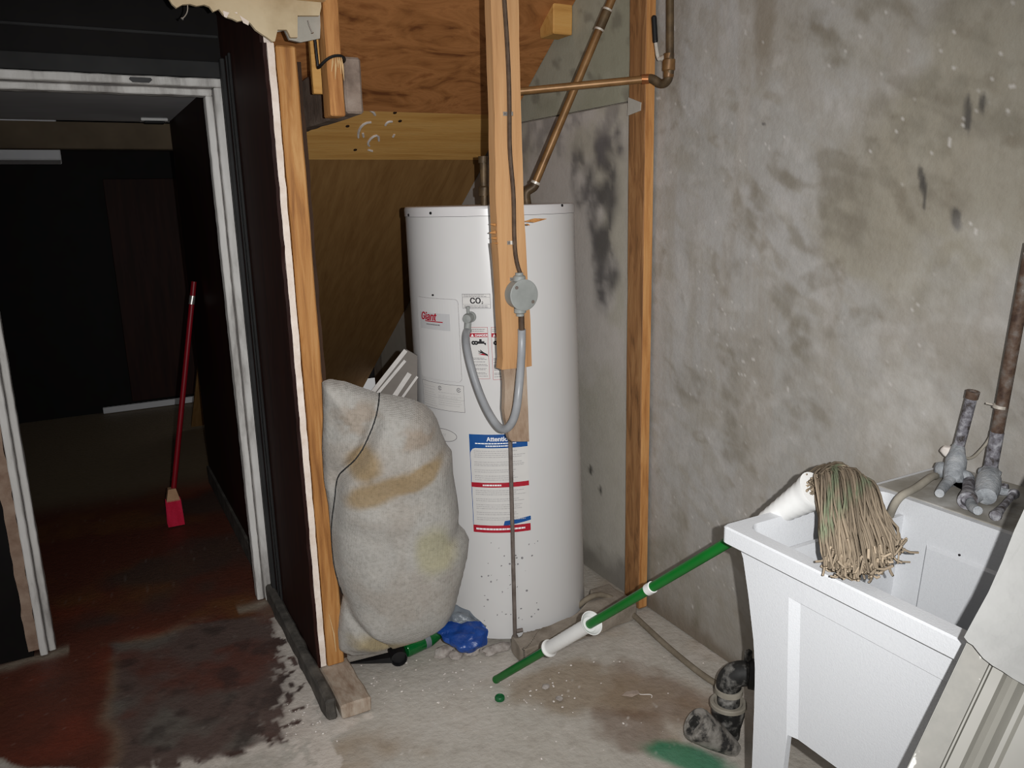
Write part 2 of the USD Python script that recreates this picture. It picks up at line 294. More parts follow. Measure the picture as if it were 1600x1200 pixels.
# ---- floor
def floor_paint(x, y):
    grey = np.tile(lin((190, 185, 177)), (len(x), 1))
    n1, n2, n3 = fbm2(x, y, 3.0, 1), fbm2(x, y, 7.5, 2), fbm2(x, y, 22, 3)
    grey = blend(grey, lin((166, 148, 128)), 0.75 * smooth01(n1 + 0.3 * (n2 - 0.5), 0.50, 0.66))
    grey = blend(grey, lin((200, 194, 187)), 0.8 * smooth01(n2 + 0.4 * (n3 - .5), 0.52, 0.68))
    grey = blend(grey, lin((202, 197, 190)), 0.75 * blob(x, y, (0.86, 2.05), 0.34, 0.30, 0.3, 5, 0.5, 5))      # pale dusty patch below the heater
    grey = blend(grey, lin((126, 100, 78)), 0.65 * blob(x, y, (1.36, 1.72), 0.16, 0.30, 0.5, 6, 0.7, 8))          # brown damp stains beside the drain
    grey = blend(grey, lin((150, 132, 110)), 0.7 * blob(x, y, (1.18, 1.85), 0.30, 0.16, -0.5, 7, 0.7, 8))
    grey = blend(grey, lin((116, 92, 74)), 0.6 * blob(x, y, (1.22, 1.62), 0.10, 0.16, 0.4, 8, 0.8, 12))
    grey = blend(grey, lin((30, 128, 92)), 0.85 * blob(x, y, (1.27, 1.46), 0.17, 0.06, -1.05, 9, 0.5, 10))       # green paint smear
    red = np.tile(lin((94, 52, 40)), (len(x), 1))
    red = blend(red, lin((120, 56, 40)), smooth01(fbm2(x, y, 2.4, 11), 0.5, 0.68))
    red = blend(red, lin((110, 72, 42)), 0.8 * smooth01(fbm2(x, y, 3.6, 12), 0.50, 0.66))
    red = blend(red, lin((72, 60, 54)), 0.8 * smooth01(fbm2(x, y, 2.8, 13), 0.48, 0.64))
    slab = np.tile(lin((96, 80, 75)), (len(x), 1))                                                             # worn dirty slab before the door
    slab = blend(slab, lin((100, 58, 48)), 0.8 * smooth01(fbm2(x, y, 4.2, 14), 0.48, 0.62))
    slab = blend(slab, lin((106, 102, 96)), 0.8 * smooth01(fbm2(x, y, 5.5, 15), 0.52, 0.68))
    slab = blend(slab, lin((58, 50, 48)), 0.6 * smooth01(fbm2(x, y, 13, 23), 0.54, 0.68))
    e = (fbm2(x, y, 6, 16) - 0.5)
    on = smooth01(x + 0.10 * e, -0.10, -0.075) * (1 - smooth01(y + 0.12 * e + 0.10 * (x - .4), 2.84, 2.87))
    red = red * (1 - on[:, None]) + slab * on[:, None]
    seam = np.exp(-((x + 0.1 * e + 0.088) / 0.022) ** 2) * (y < 2.85) + np.exp(-((y + 0.12 * e + 0.10 * (x - .4) - 2.86) / 0.035) ** 2) * (x > -0.1)
    red = blend(red, lin((130, 108, 90)), 0.6 * np.clip(seam, 0, 1) * smooth01(fbm2(x, y, 9, 17), 0.36, 0.58))
    sillw = np.exp(-((y - 2.93 + 0.14 * e) / 0.035) ** 2) * ((x < -0.2) | (x > 0.36))
    red = blend(red, lin((150, 140, 126)), 0.8 * np.clip(sillw, 0, 1))
    far = smooth01(y + 0.1 * e, 4.30, 4.75)                                                                     # bare cement further down the hall
    red = blend(red, lin((122, 108, 88)), far)
    n9, n26, n48 = fbm2(x, y, 9, 18) - 0.5, fbm2(x, y, 26, 19, 3) - 0.5, fbm2(x, y, 48, 25, 2) - 0.5
    edge = 0.482 - smooth01(2.45 - y, 0, 0.4) * 0.05 + 0.03 * n9 + 0.05 * n26                                    # flaked edge of the red paint
    yb = np.interp(x, [-1.6, -0.37, -0.32, -0.06, 0.15, 0.5], [2.9, 2.41, 2.33, 2.17, 2.085, 2.06]) + 0.05 * n9 + 0.04 * n26
    m = np.maximum(smooth01(x, edge - 0.008, edge + 0.008) * (y < 2.96), 1 - smooth01(y, yb - 0.010, yb + 0.010))
    col = red * (1 - m[:, None]) + grey * m[:, None]
    wfl = np.interp(y, [2.0, 2.1, 2.3, 2.6, 2.9], [.22, .20, .14, .08, .03])
    fl = np.clip(1 - (edge - x) / np.maximum(wfl, 1e-3), 0, 1) * (x < edge + 0.02) * (y < 2.8) * smooth01(n48 + .5 * n26 + 0.36 * np.clip(1 - (edge - x) / np.maximum(wfl, 1e-3), 0, 1), 0.16, 0.24)
    fl = np.maximum(fl, np.exp(-((y - yb) / 0.022) ** 2) * (x > 0.0) * (x < .6) * smooth01(n26, -.08, .06))
    fl = np.maximum(fl, 0.9 * blob(x, y, (0.47, 2.07), .10, .06, 0, 24, .5, 14))
    col = blend(col, lin((214, 206, 198)), 0.9 * np.clip(fl * 1.4, 0, 1))
    sp = smooth01(fbm2(x, y, 70, 20, 2), 0.74, 0.80)
    col = blend(col, lin((214, 208, 202)), 0.7 * sp * np.where(m > .5, 1, 0.12))
    return col
xs = np.r_[np.arange(-1.6, -.42, 0.03), np.arange(-.42, 1.7001, 0.008)]; ys = np.r_[np.arange(-0.7, .9, 0.03), np.arange(.9, 3.1, 0.008), np.arange(3.1, 6.71, 0.03)]
def floor_pt(x, y):
    z = 0.006 * (fbm2(x.ravel(), y.ravel(), 9, 21).reshape(x.shape) - 0.5) * smooth01(3.0 - y, 0, .3)
    return np.stack([x, y, z - 0.004], -1)
P, fc, uu, vv = grid(xs, ys, floor_pt)
obj('floor', trimesh.Trimesh(P, fc, process=False), 'floor_surface', label='concrete basement floor, grey by the heater and dark red paint by the doorway', cat='floor', kind='structure', tint=floor_paint(uu, vv))

# ---- right concrete wall, with the bare drywall sheets behind the stud
wall = thing('wall_right', 'stained grey concrete wall with drywall sheets beside the water heater', 'wall', kind='structure')
def wp(px, py): p = at(px, py, 0, XW); return (p[1], p[2])
def streaks(y, z, ang, su, sv, seed, o=4):
    ca, sa = math.cos(ang), math.sin(ang)
    return fbm2((y * ca + z * sa) / su, (-y * sa + z * ca) / sv, 1.0, seed, o)
def wall_paint(y, z):
    base = np.tile(lin((174, 172, 168)), (len(y), 1))
    w1, w2 = fbm2(y, z, 2.0, 30) - 0.5, fbm2(y, z, 2.0, 31) - 0.5
    a = fbm2(y + 0.5 * w1, z + 0.5 * w2, 3.0, 32); b = fbm2(y + 0.3 * w2, z + 0.4 * w1, 7.0, 33); c = fbm2(y, z, 24, 34)
    s1 = streaks(y + .15 * w1, z + .15 * w2, 0.9, .22, .035, 67, 5); s2 = streaks(y + .2 * w2, z + .2 * w1, 0.35, .16, .03, 68, 5); s3 = streaks(y, z, math.pi / 2, .5, .05, 69, 5)
    fine_ = 0.5 * (s1 + s2)
    base = blend(base, lin((184, 182, 180)), 0.8 * smooth01(a, 0.44, 0.64))
    base = blend(base, lin((164, 158, 148)), 0.65 * smooth01(b, 0.46, 0.68)); base = blend(base, lin((168, 162, 153)), 0.6 * smooth01(s3, 0.46, 0.66))
    base = blend(base, lin((167, 162, 152)), 0.5 * smooth01(fine_, 0.48, 0.62)); base = blend(base, lin((198, 195, 192)), 0.35 * smooth01(c, 0.5, 0.66))
    area = np.clip(blob(y, z, wp(1440, 290), 0.36, 0.36, 0, 35, 0.35, 4) + blob(y, z, wp(1570, 180), 0.26, 0.36, 0, 36, 0.35, 4) + 0.8 * blob(y, z, wp(1400, 370), 0.26, 0.16, 0, 37, .4, 5) + .6 * blob(y, z, wp(1380, 40), 0.30, 0.12, 0, 39, .4, 5), 0, 1)
    area = area * smooth01(area, 0, 1)
    base = blend(base, lin((158, 152, 136)), 0.75 * area)
    base = blend(base, lin((134, 129, 116)), 0.75 * area * smooth01(0.6 * b + 0.4 * fine_ + 0.25 * (c - .5), 0.45, 0.60))
    core = blob(y, z, wp(1400, 310), 0.20, 0.20, 0, 38, .45, 6); base = blend(base, lin((124, 117, 103)), 0.6 * core * smooth01(a + .3 * (fine_ - .5), .40, .58))
    base = blend(base, lin((144, 135, 121)), 0.8 * blob(y, z, wp(1196, 20), 0.055, 0.22, 0, 38, 0.22, 8))
    for (px, py, su, sv, an, s_) in ((1275, 55, .14, .03, .6, 41), (1400, 20, .16, .06, .2, 42), (1300, 75, .12, .04, 1.0, 43), (1180, 320, .05, .12, .3, 44), (1215, 255, .08, .04, .7, 45), (1300, 320, .06, .08, .2, 46), (1225, 360, .12, .03, .4, 47), (1260, 280, .10, .03, .1, 40),
                                  (1160, 415, .06, .05, .2, 48), (1290, 430, .14, .03, -.4, 49), (1340, 300, .05, .14, 0, 50), (1375, 250, .03, .14, -.5, 51), (1480, 300, .08, .10, .2, 52), (1390, 200, .12, .03, 1.0, 53), (1440, 150, .22, .02, .55, 54), (1310, 250, .10, .03, .1, 70),
                                  (1220, 470, .05, .05, .1, 71), (1130, 540, .09, .05, .2, 72), (1340, 500, .14, .03, -.5, 73), (1250, 520, .04, .06, 0, 74), (1140, 610, .05, .12, 0, 55), (1150, 700, .05, .12, 0, 56), (1080, 600, .10, .06, .2, 57), (1220, 560, .12, .10, 0, 58), (1560, 600, .12, .1, 0, 59), (1260, 650, .10, .06, 0, 75)):
        q = blob(y, z, wp(px, py), su * 1.25, sv * 1.25, an, s_, 0.7, 14)
        base = blend(base, lin((136, 130, 118)), 0.66 * q * smooth01(0.55 * fine_ + 0.45 * c, 0.40, 0.60))
    swirl = smooth01(1 - np.abs(fbm2(y + .25 * w1, z + .25 * w2, 5.5, 60) - 0.5) / 0.05, 0, 1) * smooth01(fine_, 0.48, 0.6)
    base = blend(base, lin((130, 120, 104)), 0.35 * swirl)
    for (px, py, su, sv, an) in ((1512, 182, .010, .055, -.1), (1535, 162, .010, .024, 0), (1440, 280, .009, .045, -.2), (1495, 342, .013, .034, -.35), (1445, 305, .005, .06, -.1), (1193, 193, .006, .006, 0)):
        base = blend(base, lin((64, 62, 62)), 0.75 * blob(y, z, wp(px, py), su, sv, an, 62, 0.5, 40))
    pale = np.clip(blob(y, z, wp(1430, 670), 0.26, 0.20, 0, 63, .45, 6) + 0.6 * blob(y, z, wp(1500, 430), 0.24, 0.14, 0, 64, .45, 6), 0, 1)
    base = blend(base, lin((196, 194, 190)), 0.7 * pale * smooth01(.5 * c + .5 * fine_, 0.36, 0.6))
    low = smooth01(0.55 - z + 0.5 * (a - .5), 0, 0.5)
    base = blend(base, lin((152, 145, 134)), 0.7 * low); base = blend(base, lin((118, 104, 88)), 0.7 * smooth01(0.10 - z + 0.3 * (b - .5), 0, 0.1))
    base = blend(base, lin((112, 116, 98)), 0.3 * low * smooth01(b, 0.54, 0.66))
    sp = smooth01(fbm2(y, z, 75, 65, 2), 0.765, 0.81)
    base = blend(base, lin((218, 215, 212)), 0.7 * sp)
    return base * np.array([0.87, 0.88, 0.885])
yy = np.arange(0.2, 2.1801, 0.0066); zz = np.arange(0, 2.6001, 0.0066)
def wall_pt(y, z):
    d = 0.006 * (fbm2(y.ravel(), z.ravel(), 5, 66).reshape(y.shape) - 0.5)
    return np.stack([XW + d, y, z], -1)
P, fc, uu, vv = grid(yy, zz, wall_pt)
obj('concrete_face', trimesh.Trimesh(P, fc[:, ::-1], process=False), 'painted_concrete', wall, tint=wall_paint(uu, vv))
obj('wall_core', box((XW + 0.006, -0.7, 0), (XW + 0.15, 5.2, 2.8)), 'dusty_slab', wall)
def sheet(z0, z1, fn, seed, y1=5.0, y0=2.17):
    yy = np.arange(y0, y1, 0.014); zz = np.linspace(z0, z1, int((z1 - z0) / 0.013) + 2)
    P, fc, uu, vv = grid(yy, zz, lambda y, z: np.stack([np.full_like(y, XW - 0.006), y, z], -1))
    a = trimesh.Trimesh(P, fc[:, ::-1], process=False); e = box((XW - 0.0055, y0, z0 + 0.0005), (XW + 0.007, y1 - 0.015, z1 - 0.0005))
    c = fn(uu, vv); m = trimesh.util.concatenate([a, trimesh.Trimesh(e.vertices, e.faces, process=False)])
    return m, np.vstack([c, np.tile(lin((150, 146, 138)), (len(e.vertices), 1))])
def dw_low(y, z):
    col = np.tile(lin((200, 195, 190)), (len(y), 1)); n = fbm2(y, z, 4, 70); n2 = fbm2(y, z, 14, 71)
    col = blend(col, lin((182, 178, 164)), 0.8 * smooth01(n, 0.46, 0.62)); col = blend(col, lin((184, 180, 170)), 0.8 * smooth01(1.0 - z, 0, 0.4))
    mold = np.clip(sum(blob(y, z, wp(*p), su * 1.25, sv * 1.2, an, 72 + i, 0.4, 8) for i, (p, su, sv, an) in enumerate((((935, 300), .13, .15, 0), ((905, 270), .05, .14, 0), ((945, 250), .07, .10, 0), ((940, 390), .07, .22, 0), ((950, 430), .08, .12, 0), ((970, 215), .03, .06, 0)))), 0, 1)
    col = blend(col, lin((74, 72, 74)), 0.85 * mold * smooth01(n2 + 0.5 * (n - .5), 0.26, 0.64))
    col = blend(col, lin((120, 116, 118)), 0.5 * smooth01(1.66 + .1 * (n - .5) - z, .12, 0.0) * smooth01(n2, .45, .6))
    col = blend(col, lin((182, 178, 170)), 0.6 * (np.abs(y - 2.27 - .0) < 0.03))
    for p, s in (((925, 735), .018), ((940, 765), .014), ((952, 735), .01)): col = blend(col, lin((40, 38, 34)), 0.9 * blob(y, z, wp(*p), s, s * 1.3, 0, 78, 0.4, 40))
    col = blend(col, lin((96, 90, 84)), 0.6 * smooth01(0.16 - z + 0.2 * (n2 - .5), 0, .12))
    return col
def dw_up(y, z):
    col = np.tile(lin((174, 174, 158)), (len(y), 1)); n = fbm2(y, z, 5, 80); n2 = fbm2(y, z, 18, 81)
    col = blend(col, lin((156, 157, 138)), 0.7 * smooth01(n, 0.46, 0.62)); col = blend(col, lin((112, 108, 98)), 0.5 * smooth01(n2, 0.58, 0.7))
    return col
m, c = sheet(0.0, 1.784, dw_low, 1); obj('drywall_panel', m, 'drywall_tinted', wall, tint=c, label='lower drywall sheet with black mould stain')
m, c = sheet(1.790, 2.8, dw_up, 2); obj('drywall_panel', m, 'drywall_tinted', wall, tint=c, label='upper greenish drywall sheet')

# ---- sloping underside of the stairs, three boards
def sl(z, off=0.0):
    """Point (y, z) of the stair slope, off metres towards the room."""
    n = np.array([-0.705, -1.0]) / math.hypot(0.705, 1.0)
    return np.array([3.63 - (z - 1.474) / 0.705, z]) + n * off
stairs = thing('ceiling_stairs', 'sloping wooden underside of the stairs behind the water heater', 'stair underside', kind='structure')
def slope_board(x0, x1, z0, z1, off, th):
    a, b, c_, d = sl(z0, off), sl(z1, off), sl(z1, off - th), sl(z0, off - th)
    pts = [np.array([x, q[0], q[1]]) for x in (x0, x1) for q in (a, b, c_, d)]
    return m3.Manifold.hull_points(np.array(pts))
nsl = np.array([0, -0.705, -1.0]) / math.hypot(0.705, 1.0); psl = np.array([0, *sl(1.474)])
zb = [at_plane(px, py, psl, nsl)[2] for px, py in ((650, 168), (650, 246))]
XB = XW - 0.008
obj('plywood_sheet', slope_board(0.535, XB, zb[0] - 0.002, 2.75, 0.022, 0.018), 'red_plywood', stairs, label='reddish swirly plywood sheet overhead')
obj('board', slope_board(0.535, XB - 0.02, zb[1], zb[0], 0.012, 0.02), 'yellow_board', stairs, label='yellow board with white chalk marks')
obj('plywood_sheet', slope_board(0.535, XB, 0.02, zb[1] - 0.002, 0.006, 0.018), 'brown_plywood', stairs, label='dark brown lower plywood sheet')
obj('backing_board', slope_board(0.535, XB, zb[1] - 0.05, zb[0] + 0.05, -0.014, 0.012), 'dark_edge', stairs)
def on_slope(px, py, off): return at_plane(px, py, psl + nsl * off, nsl)
chalk = []
for pl in (((577, 172), (584, 176), (586, 180)), ((560, 215), (562, 202), (570, 193), (580, 191)), ((568, 214), (567, 208)), ((577, 228), (580, 216), (586, 212), (592, 220)), ((602, 196), (608, 190), (613, 190)), ((614, 214), (616, 210)), ((575, 234), (582, 236))):
    pts = np.array([on_slope(*p, 0.0135) for p in pl]); pts = pts if len(pts) < 3 else spline(pts, 8)
    chalk.append(tube(pts, 0.0055 * (0.7 + 0.3 * np.sin(np.linspace(0.4, 2.6, len(pts)))), 6))
obj('chalk_mark', chalk, 'plaster_crumb', [p for p in stairs.GetChildren() if p.GetName() == 'board'][0], each=True)
knots = [lathe([(0.0, 0), (0.008, 0.0008), (0, 0.0012)], on_slope(px, py, 0.012), nsl, 10) for px, py in ((543, 197), (617, 176), (625, 189), (555, 234))]
obj('knot', knots, 'dark_edge', [p for p in stairs.GetChildren() if p.GetName() == 'board'][0], each=True)

# ---- wall with the doorway, the door frame, the hall behind
wb = thing('wall_back', 'black panelled wall around the open doorway', 'wall', kind='structure')
JL, JR, ZH = -0.285, 0.495, 1.892
for a, b in (((-1.6, YD, 0), (JL - 0.02, YD + 0.09, 2.6)), ((JR, YD, 0), (0.535, YD + 0.09, 2.6)), ((JL - 0.02, YD, ZH), (JR, YD + 0.09, 2.6))):
    obj('panelling', box(a, b), 'black_paint', wb)
obj('casing', bevelbox((JL - 0.02, YD - 0.012, ZH + 0.002), (JR + 0.022, YD, ZH + 0.055)), 'charcoal', wb, label='dark casing strip above the white door frame')
obj('casing', bevelbox((JR + 0.001, YD - 0.012, 0.0), (JR + 0.028, YD, ZH)), 'charcoal', wb)
obj('groove_strip', bevelbox((-1.2, YD - 0.006, 2.02), (0.5, YD, 2.03), 0.002), 'charcoal', wb)
door = thing('door_1', 'white painted frame of the open doorway to the dark hall', 'door frame', kind='structure')
def rough_bar(a, b, seed, amp=0.0012):
    return jitter(fine(bevelbox(a, b, 0.003), 0.03), amp, 30, seed)
for s, x0, x1 in ((1, JR - 0.027, JR), (-1, JL, JL + 0.022)):
    obj('jamb', rough_bar((x0, YD - 0.018, 0.0), (x1, YD + 0.10, ZH - (0.027 if s > 0 else 0.027)), 3 + s), 'white_frame', door)
for x0, x1 in ((JR - 0.054, JR - 0.031), (JL + 0.026, JL + 0.046)):
    obj('door_stop', rough_bar((x0, YD + 0.004, 0.0), (x1, YD + 0.055, ZH - 0.052), 9), 'white_frame', door)
for x0, x1 in ((JR - 0.0315, JR - 0.0265), (JL + 0.0215, JL + 0.0265)):
    obj('groove', box((x0, YD + 0.012, 0.0), (x1, YD + 0.05, ZH - 0.03)), 'frame_groove', door)
obj('head_jamb', rough_bar((JL, YD - 0.018, ZH - 0.026), (JR, YD + 0.10, ZH), 14), 'white_frame', door)
obj('head_stop', rough_bar((JL + 0.022, YD + 0.004, ZH - 0.052), (JR - 0.031, YD + 0.055, ZH - 0.031), 15), 'white_frame', door)
obj('groove', box((JL + 0.02, YD + 0.012, ZH - 0.0315), (JR - 0.03, YD + 0.05, ZH - 0.0255)), 'frame_groove', door)
pl = at(219, 119, 1, YD - 0.02)
obj('latch_plate', m3.Manifold.hull_points(np.array([[pl[0] + dx, YD - 0.0195 + dy, ZH - 0.013 + dz] for dx, dz in ((-.03, 0.006), (.03, 0.006), (-.034, 0), (.034, 0), (-.024, -.009), (.024, -.009)) for dy in (-.004, .004)])), 'black_plastic', door, label='black latch plate on the door head')
obj('raw_strip', jitter(fine(box((JL - 0.034, YD - 0.006, 0.02), (JL - 0.001, YD + 0.05, 1.6)), 0.02), 0.005, 26, 4), 'raw_edge', door, label='torn raw plaster edge beside the frame')

XH, YH = 0.49, 4.5
hr = thing('wall_hall_right', 'dark red brown panelled hall wall beyond the doorway', 'wall', kind='structure')
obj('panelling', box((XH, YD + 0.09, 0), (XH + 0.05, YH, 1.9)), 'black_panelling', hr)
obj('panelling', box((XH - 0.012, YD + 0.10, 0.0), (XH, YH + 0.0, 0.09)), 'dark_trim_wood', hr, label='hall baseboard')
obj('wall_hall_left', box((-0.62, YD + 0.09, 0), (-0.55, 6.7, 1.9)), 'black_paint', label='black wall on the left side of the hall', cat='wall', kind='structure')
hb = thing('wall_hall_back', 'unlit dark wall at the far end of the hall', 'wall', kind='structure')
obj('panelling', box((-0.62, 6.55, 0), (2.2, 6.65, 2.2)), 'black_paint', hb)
dp = [at(px, py, 1, 6.55) for px, py in ((160, 280), (270, 280), (160, 640), (270, 640))]
obj('grey_panel', bevelbox((dp[0][0], 6.53, 0.06), (dp[1][0] + 0.03, 6.55, dp[0][2])), 'black_panelling', hb)
obj('baseboard_hall', bevelbox((0.02, 6.50, 0), (2.0, 6.53, 0.045)), 'hall_plaster', label='pale baseboard along the far hall wall', cat='baseboard', kind='structure')
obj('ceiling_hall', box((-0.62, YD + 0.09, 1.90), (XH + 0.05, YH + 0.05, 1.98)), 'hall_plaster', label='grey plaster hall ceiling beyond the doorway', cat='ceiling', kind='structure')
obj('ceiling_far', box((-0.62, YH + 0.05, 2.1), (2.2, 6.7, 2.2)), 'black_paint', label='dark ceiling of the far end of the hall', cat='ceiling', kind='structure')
so = [at(px, py, 1, 4.7) for px, py in ((70, 207), (265, 235))]
obj('trim_1', bevelbox((-0.55, 4.62, so[1][2]), (XH + 0.6, 4.72, 1.90)), 'hall_soffit', label='brownish beam across the hall under the ceiling', cat='beam', kind='structure')
v = at(240, 185, 2, 1.90)
lampb = thing('ceiling_vent', 'small white fitting on the hall ceiling beyond the doorway', 'ceiling fitting')
obj('plate', bevelbox((v[0] - 0.06, v[1] - 0.04, 1.885), (v[0] + 0.06, v[1] + 0.04, 1.899)), 'white_plastic', lampb)
obj('lip', bevelbox((v[0] - 0.045, v[1] - 0.045, 1.874), (v[0] + 0.045, v[1] + 0.02, 1.885)), 'charcoal', lampb)
gx = at(38, 235, 1, 4.9)
obj('duct_box', bevelbox((gx[0] - 0.25, 4.85, gx[2] - 0.05), (gx[0] + 0.16, 5.3, 2.1), 0.006), 'hall_plaster', label='pale grey box under the hall ceiling at the upper left', cat='duct')

# ---- partition between passage and heater nook
part = thing('wall_left', 'dark panelled partition between the doorway and the water heater', 'wall', kind='structure')
XP = 0.512
rng = np.random.default_rng(5)
zs = np.linspace(0.05, 1.90, 60); ye = YP + 0.004 * rng.standard_normal(60)
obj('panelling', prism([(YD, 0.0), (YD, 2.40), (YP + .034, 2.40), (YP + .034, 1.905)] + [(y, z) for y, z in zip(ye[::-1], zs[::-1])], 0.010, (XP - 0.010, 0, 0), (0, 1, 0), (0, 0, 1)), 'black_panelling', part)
ye = YP - 0.002 + 0.003 * rng.standard_normal(60)
obj('drywall_sheet', prism([(YD, 0.03), (YD, 2.40), (YP + .034, 2.40), (YP + .034, 1.905)] + [(y, z) for y, z in zip(ye[::-1], zs[::-1])], 0.0185, (XP, 0, 0), (0, 1, 0), (0, 0, 1)), 'gypsum', part, label='broken white edge of the drywall sheet')
for y, w, d in ((2.90, 0.035, 0.014), (2.83, 0.012, 0.006), (2.78, 0.02, 0.007)):
    obj('batten', bevelbox((XP - 0.010 - d, y - w / 2, 0.0), (XP - 0.010, y + w / 2, 1.95)), 'charcoal', part)
obj('back_sheet', box((0.59, 2.40, 0.03), (0.60, 3.0, 1.9)), 'brown_plywood', part)
obj('baseboard_left', jitter(fine(bevelbox((0.470, 2.085, 0.001), (0.5015, YD - 0.02, 0.070), 0.006), 0.03), 0.004, 22, 7), 'dark_trim_wood', label='dark dirty baseboard running out past the partition end', cat='baseboard', kind='structure')
obj('ceiling_passage', box((-1.6, YP + 0.05, 2.42), (0.53, YD, 2.5)), 'black_paint', label='black ceiling above the passage before the doorway', cat='ceiling', kind='structure')

# torn drywall bulkhead over the passage, its ragged lower edge from the photograph
head = thing('wall_header', 'torn beige drywall bulkhead with ragged lower edge over the passage', 'wall', kind='structure')
rag = [(215, -6), (262, -2), (268, 8), (275, 14), (284, 9), (296, 8), (306, 11), (318, 9), (326, 12), (332, 20), (341, 16), (347, 24), (352, 28), (362, 31), (370, 35), (380, 33), (390, 38), (398, 48), (408, 55), (416, 60), (424, 66), (428, 66), (432, 48), (446, 48), (449, 53), (452, 60), (463, 60), (463, 26), (497, 26), (500, 12)]
pr = [at(px, py, 1, YP) for px, py in rag]
poly = [(p[0], p[2]) for p in pr] + [(pr[-1][0], 2.35), (-0.3, 2.35), (-0.3, 2.2)]
obj('drywall_sheet', prism(poly, 0.014, (0, YP + 0.0, 0), (1, 0, 0), (0, 0, 1)), 'beige_gypsum', head)
pr2 = [at(px, py, 1, YP + 0.016) for px, py in ((424, 72), (432, 50), (445, 47), (452, 62), (470, 66), (500, 60), (502, 10), (430, 10))]
obj('backing_sheet', prism([(p[0], p[2]) for p in pr2], -0.012, (0, YP + 0.016, 0), (1, 0, 0), (0, 0, 1)), 'drywall', head)
for k, q in enumerate((((348, 17), (358, 20), (354, 28), (350, 26)), ((374, 24), (389, 34), (388, 40), (380, 36)), ((366, 20), (370, 19), (371, 22)))):
    ps = [at(px, py, 1, YP - 0.016) for px, py in q]
    obj('paper_flap', prism([(p[0], p[2]) for p in ps], 0.002, (0, YP - 0.016, 0), (1, 0, 0), (0, 0, 1)), 'gypsum', head)
pa = at(222, 1, 1, YP - 0.03); pb = at(509, 4, 1, YP - 0.03)
obj('trim_2', bevelbox((-0.2, YP - 0.05, pb[2] + 0.002), (pb[0], YP - 0.016, pb[2] + 0.14)), 'pine_end', label='pale board across the top of the torn bulkhead', cat='trim', kind='structure')

# ================================================================== LUMBER
st = thing('wall_stud', 'flat wooden stud fixed on the wall where concrete meets drywall', 'stud')
ss = [(2.145, 0.004), (2.234, 0.004), (2.234, 2.8), (2.145, 2.8)]
obj('board', jitter(fine(bevelbox((XW - 0.045, 2.148, 0.004), (XW - 0.008, 2.236, 2.8), 0.003), 0.05), 0.0012, 12, 2), 'wall_stud_wood', st)
obj('pale_strip', bevelbox((XW - 0.044, 2.1455, 0.01), (XW - 0.010, 2.149, 2.79), 0.001), 'pine', st, label='pale sawn edge of the stud')
q = [at(px, py, 0, XW - 0.046) for px, py in ((982, 152), (1002, 160), (1001, 173), (981, 181))]
obj('drywall_tab', prism([(p[1], p[2]) for p in q], -0.003, (XW - 0.045, 0, 0), (0, 1, 0), (0, 0, 1)), 'drywall', st, label='drywall scrap stuck to the stud')
st2 = thing('wall_stud', 'upright orange-brown stud at the open end of the dark partition', 'stud')
obj('board', jitter(fine(bevelbox((0.5345, YP - 0.004, 0.046), (0.589, YP + 0.09, 1.895), 0.004), 0.05), 0.0015, 14, 3), 'orange_stud', st2)
obj('side_strip', jitter(fine(box((0.590, YP + 0.02, 0.046), (0.604, YP + 0.09, 1.86)), 0.04), 0.003, 16, 12), 'dark_edge', st2, label='dark brown strip beside the stud')
p0 = at(514, 960, 1, YP - 0.006); p1 = at(525, 1018, 1, YP - 0.006)
obj('splinter', tube([p0, (p0 + p1) / 2 + [0.003, -.004, 0], p1], [0.001, 0.0022, 0.0016], 6), 'pine_end', st2, label='pale peeled splinter')
sill = obj('sill_plate', jitter(fine(bevelbox((0.511, 2.075, 0.0), (0.604, 2.45, 0.045), 0.005), 0.025), 0.003, 20, 6), 'sill_wood', label='dusty wooden sill plate sticking out on the floor below the stud', cat='sill plate')
blk = thing('hanging_block', 'short hanging timber block tied with dark cable beside the bulkhead', 'timber block')
bq = at(517, 181, 1, YP - 0.02); bw = at(540, 178, 1, YP - 0.02)
obj('timber', jitter(fine(bevelbox((bq[0], YP - 0.02, bq[2]), (bw[0], YP + 0.045, 2.5), 0.003), 0.03), 0.001, 18, 4), 'pine', blk)
cz = at(528, 90, 1, YP - 0.02)[2]
loop = [(bq[0] - 0.012, YP + 0.03, cz - 0.02), (bq[0] - 0.006, YP - 0.015, cz - 0.012), (bq[0] + 0.012, YP - 0.026, cz), (bw[0] - 0.006, YP - 0.026, cz + 0.004), (bw[0] + 0.01, YP - 0.01, cz + 0.001), (bw[0] + 0.012, YP + 0.04, cz)]
obj('cable', tube(spline(loop, 24), 0.004, 8), 'black_plastic', blk)
c0 = at(499, 50, 1, YP + 0.03)
obj('cable', tube(spline([(bq[0] - 0.012, YP + 0.03, cz - 0.02), (bq[0] - 0.014, YP + 0.032, cz + 0.05), (bq[0] - 0.016, YP + 0.034, cz + 0.4)], 12), 0.004, 8), 'black_plastic', blk)
def shard(a, b, w):
    a, b = np.asarray(a), np.asarray(b); return tube([a, a * .6 + b * .4 + [0, -0.004, 0], b], [0.0008, w, 0.0006], 5)
obj('torn_fibre', [shard(at(524 + dx, 88, 1, YP - 0.024), at(520 + 1.5 * dx + 4, 112 + dy, 1, YP - 0.026), 0.003) for dx, dy in ((-4, 0), (0, 12), (3, -6), (6, 4), (9, 14))], 'pine_end', blk, label='torn pale wood fibres', each=True)
bl2 = at(484, 62, 1, 2.42); br2 = at(500, 118, 1, 2.42)
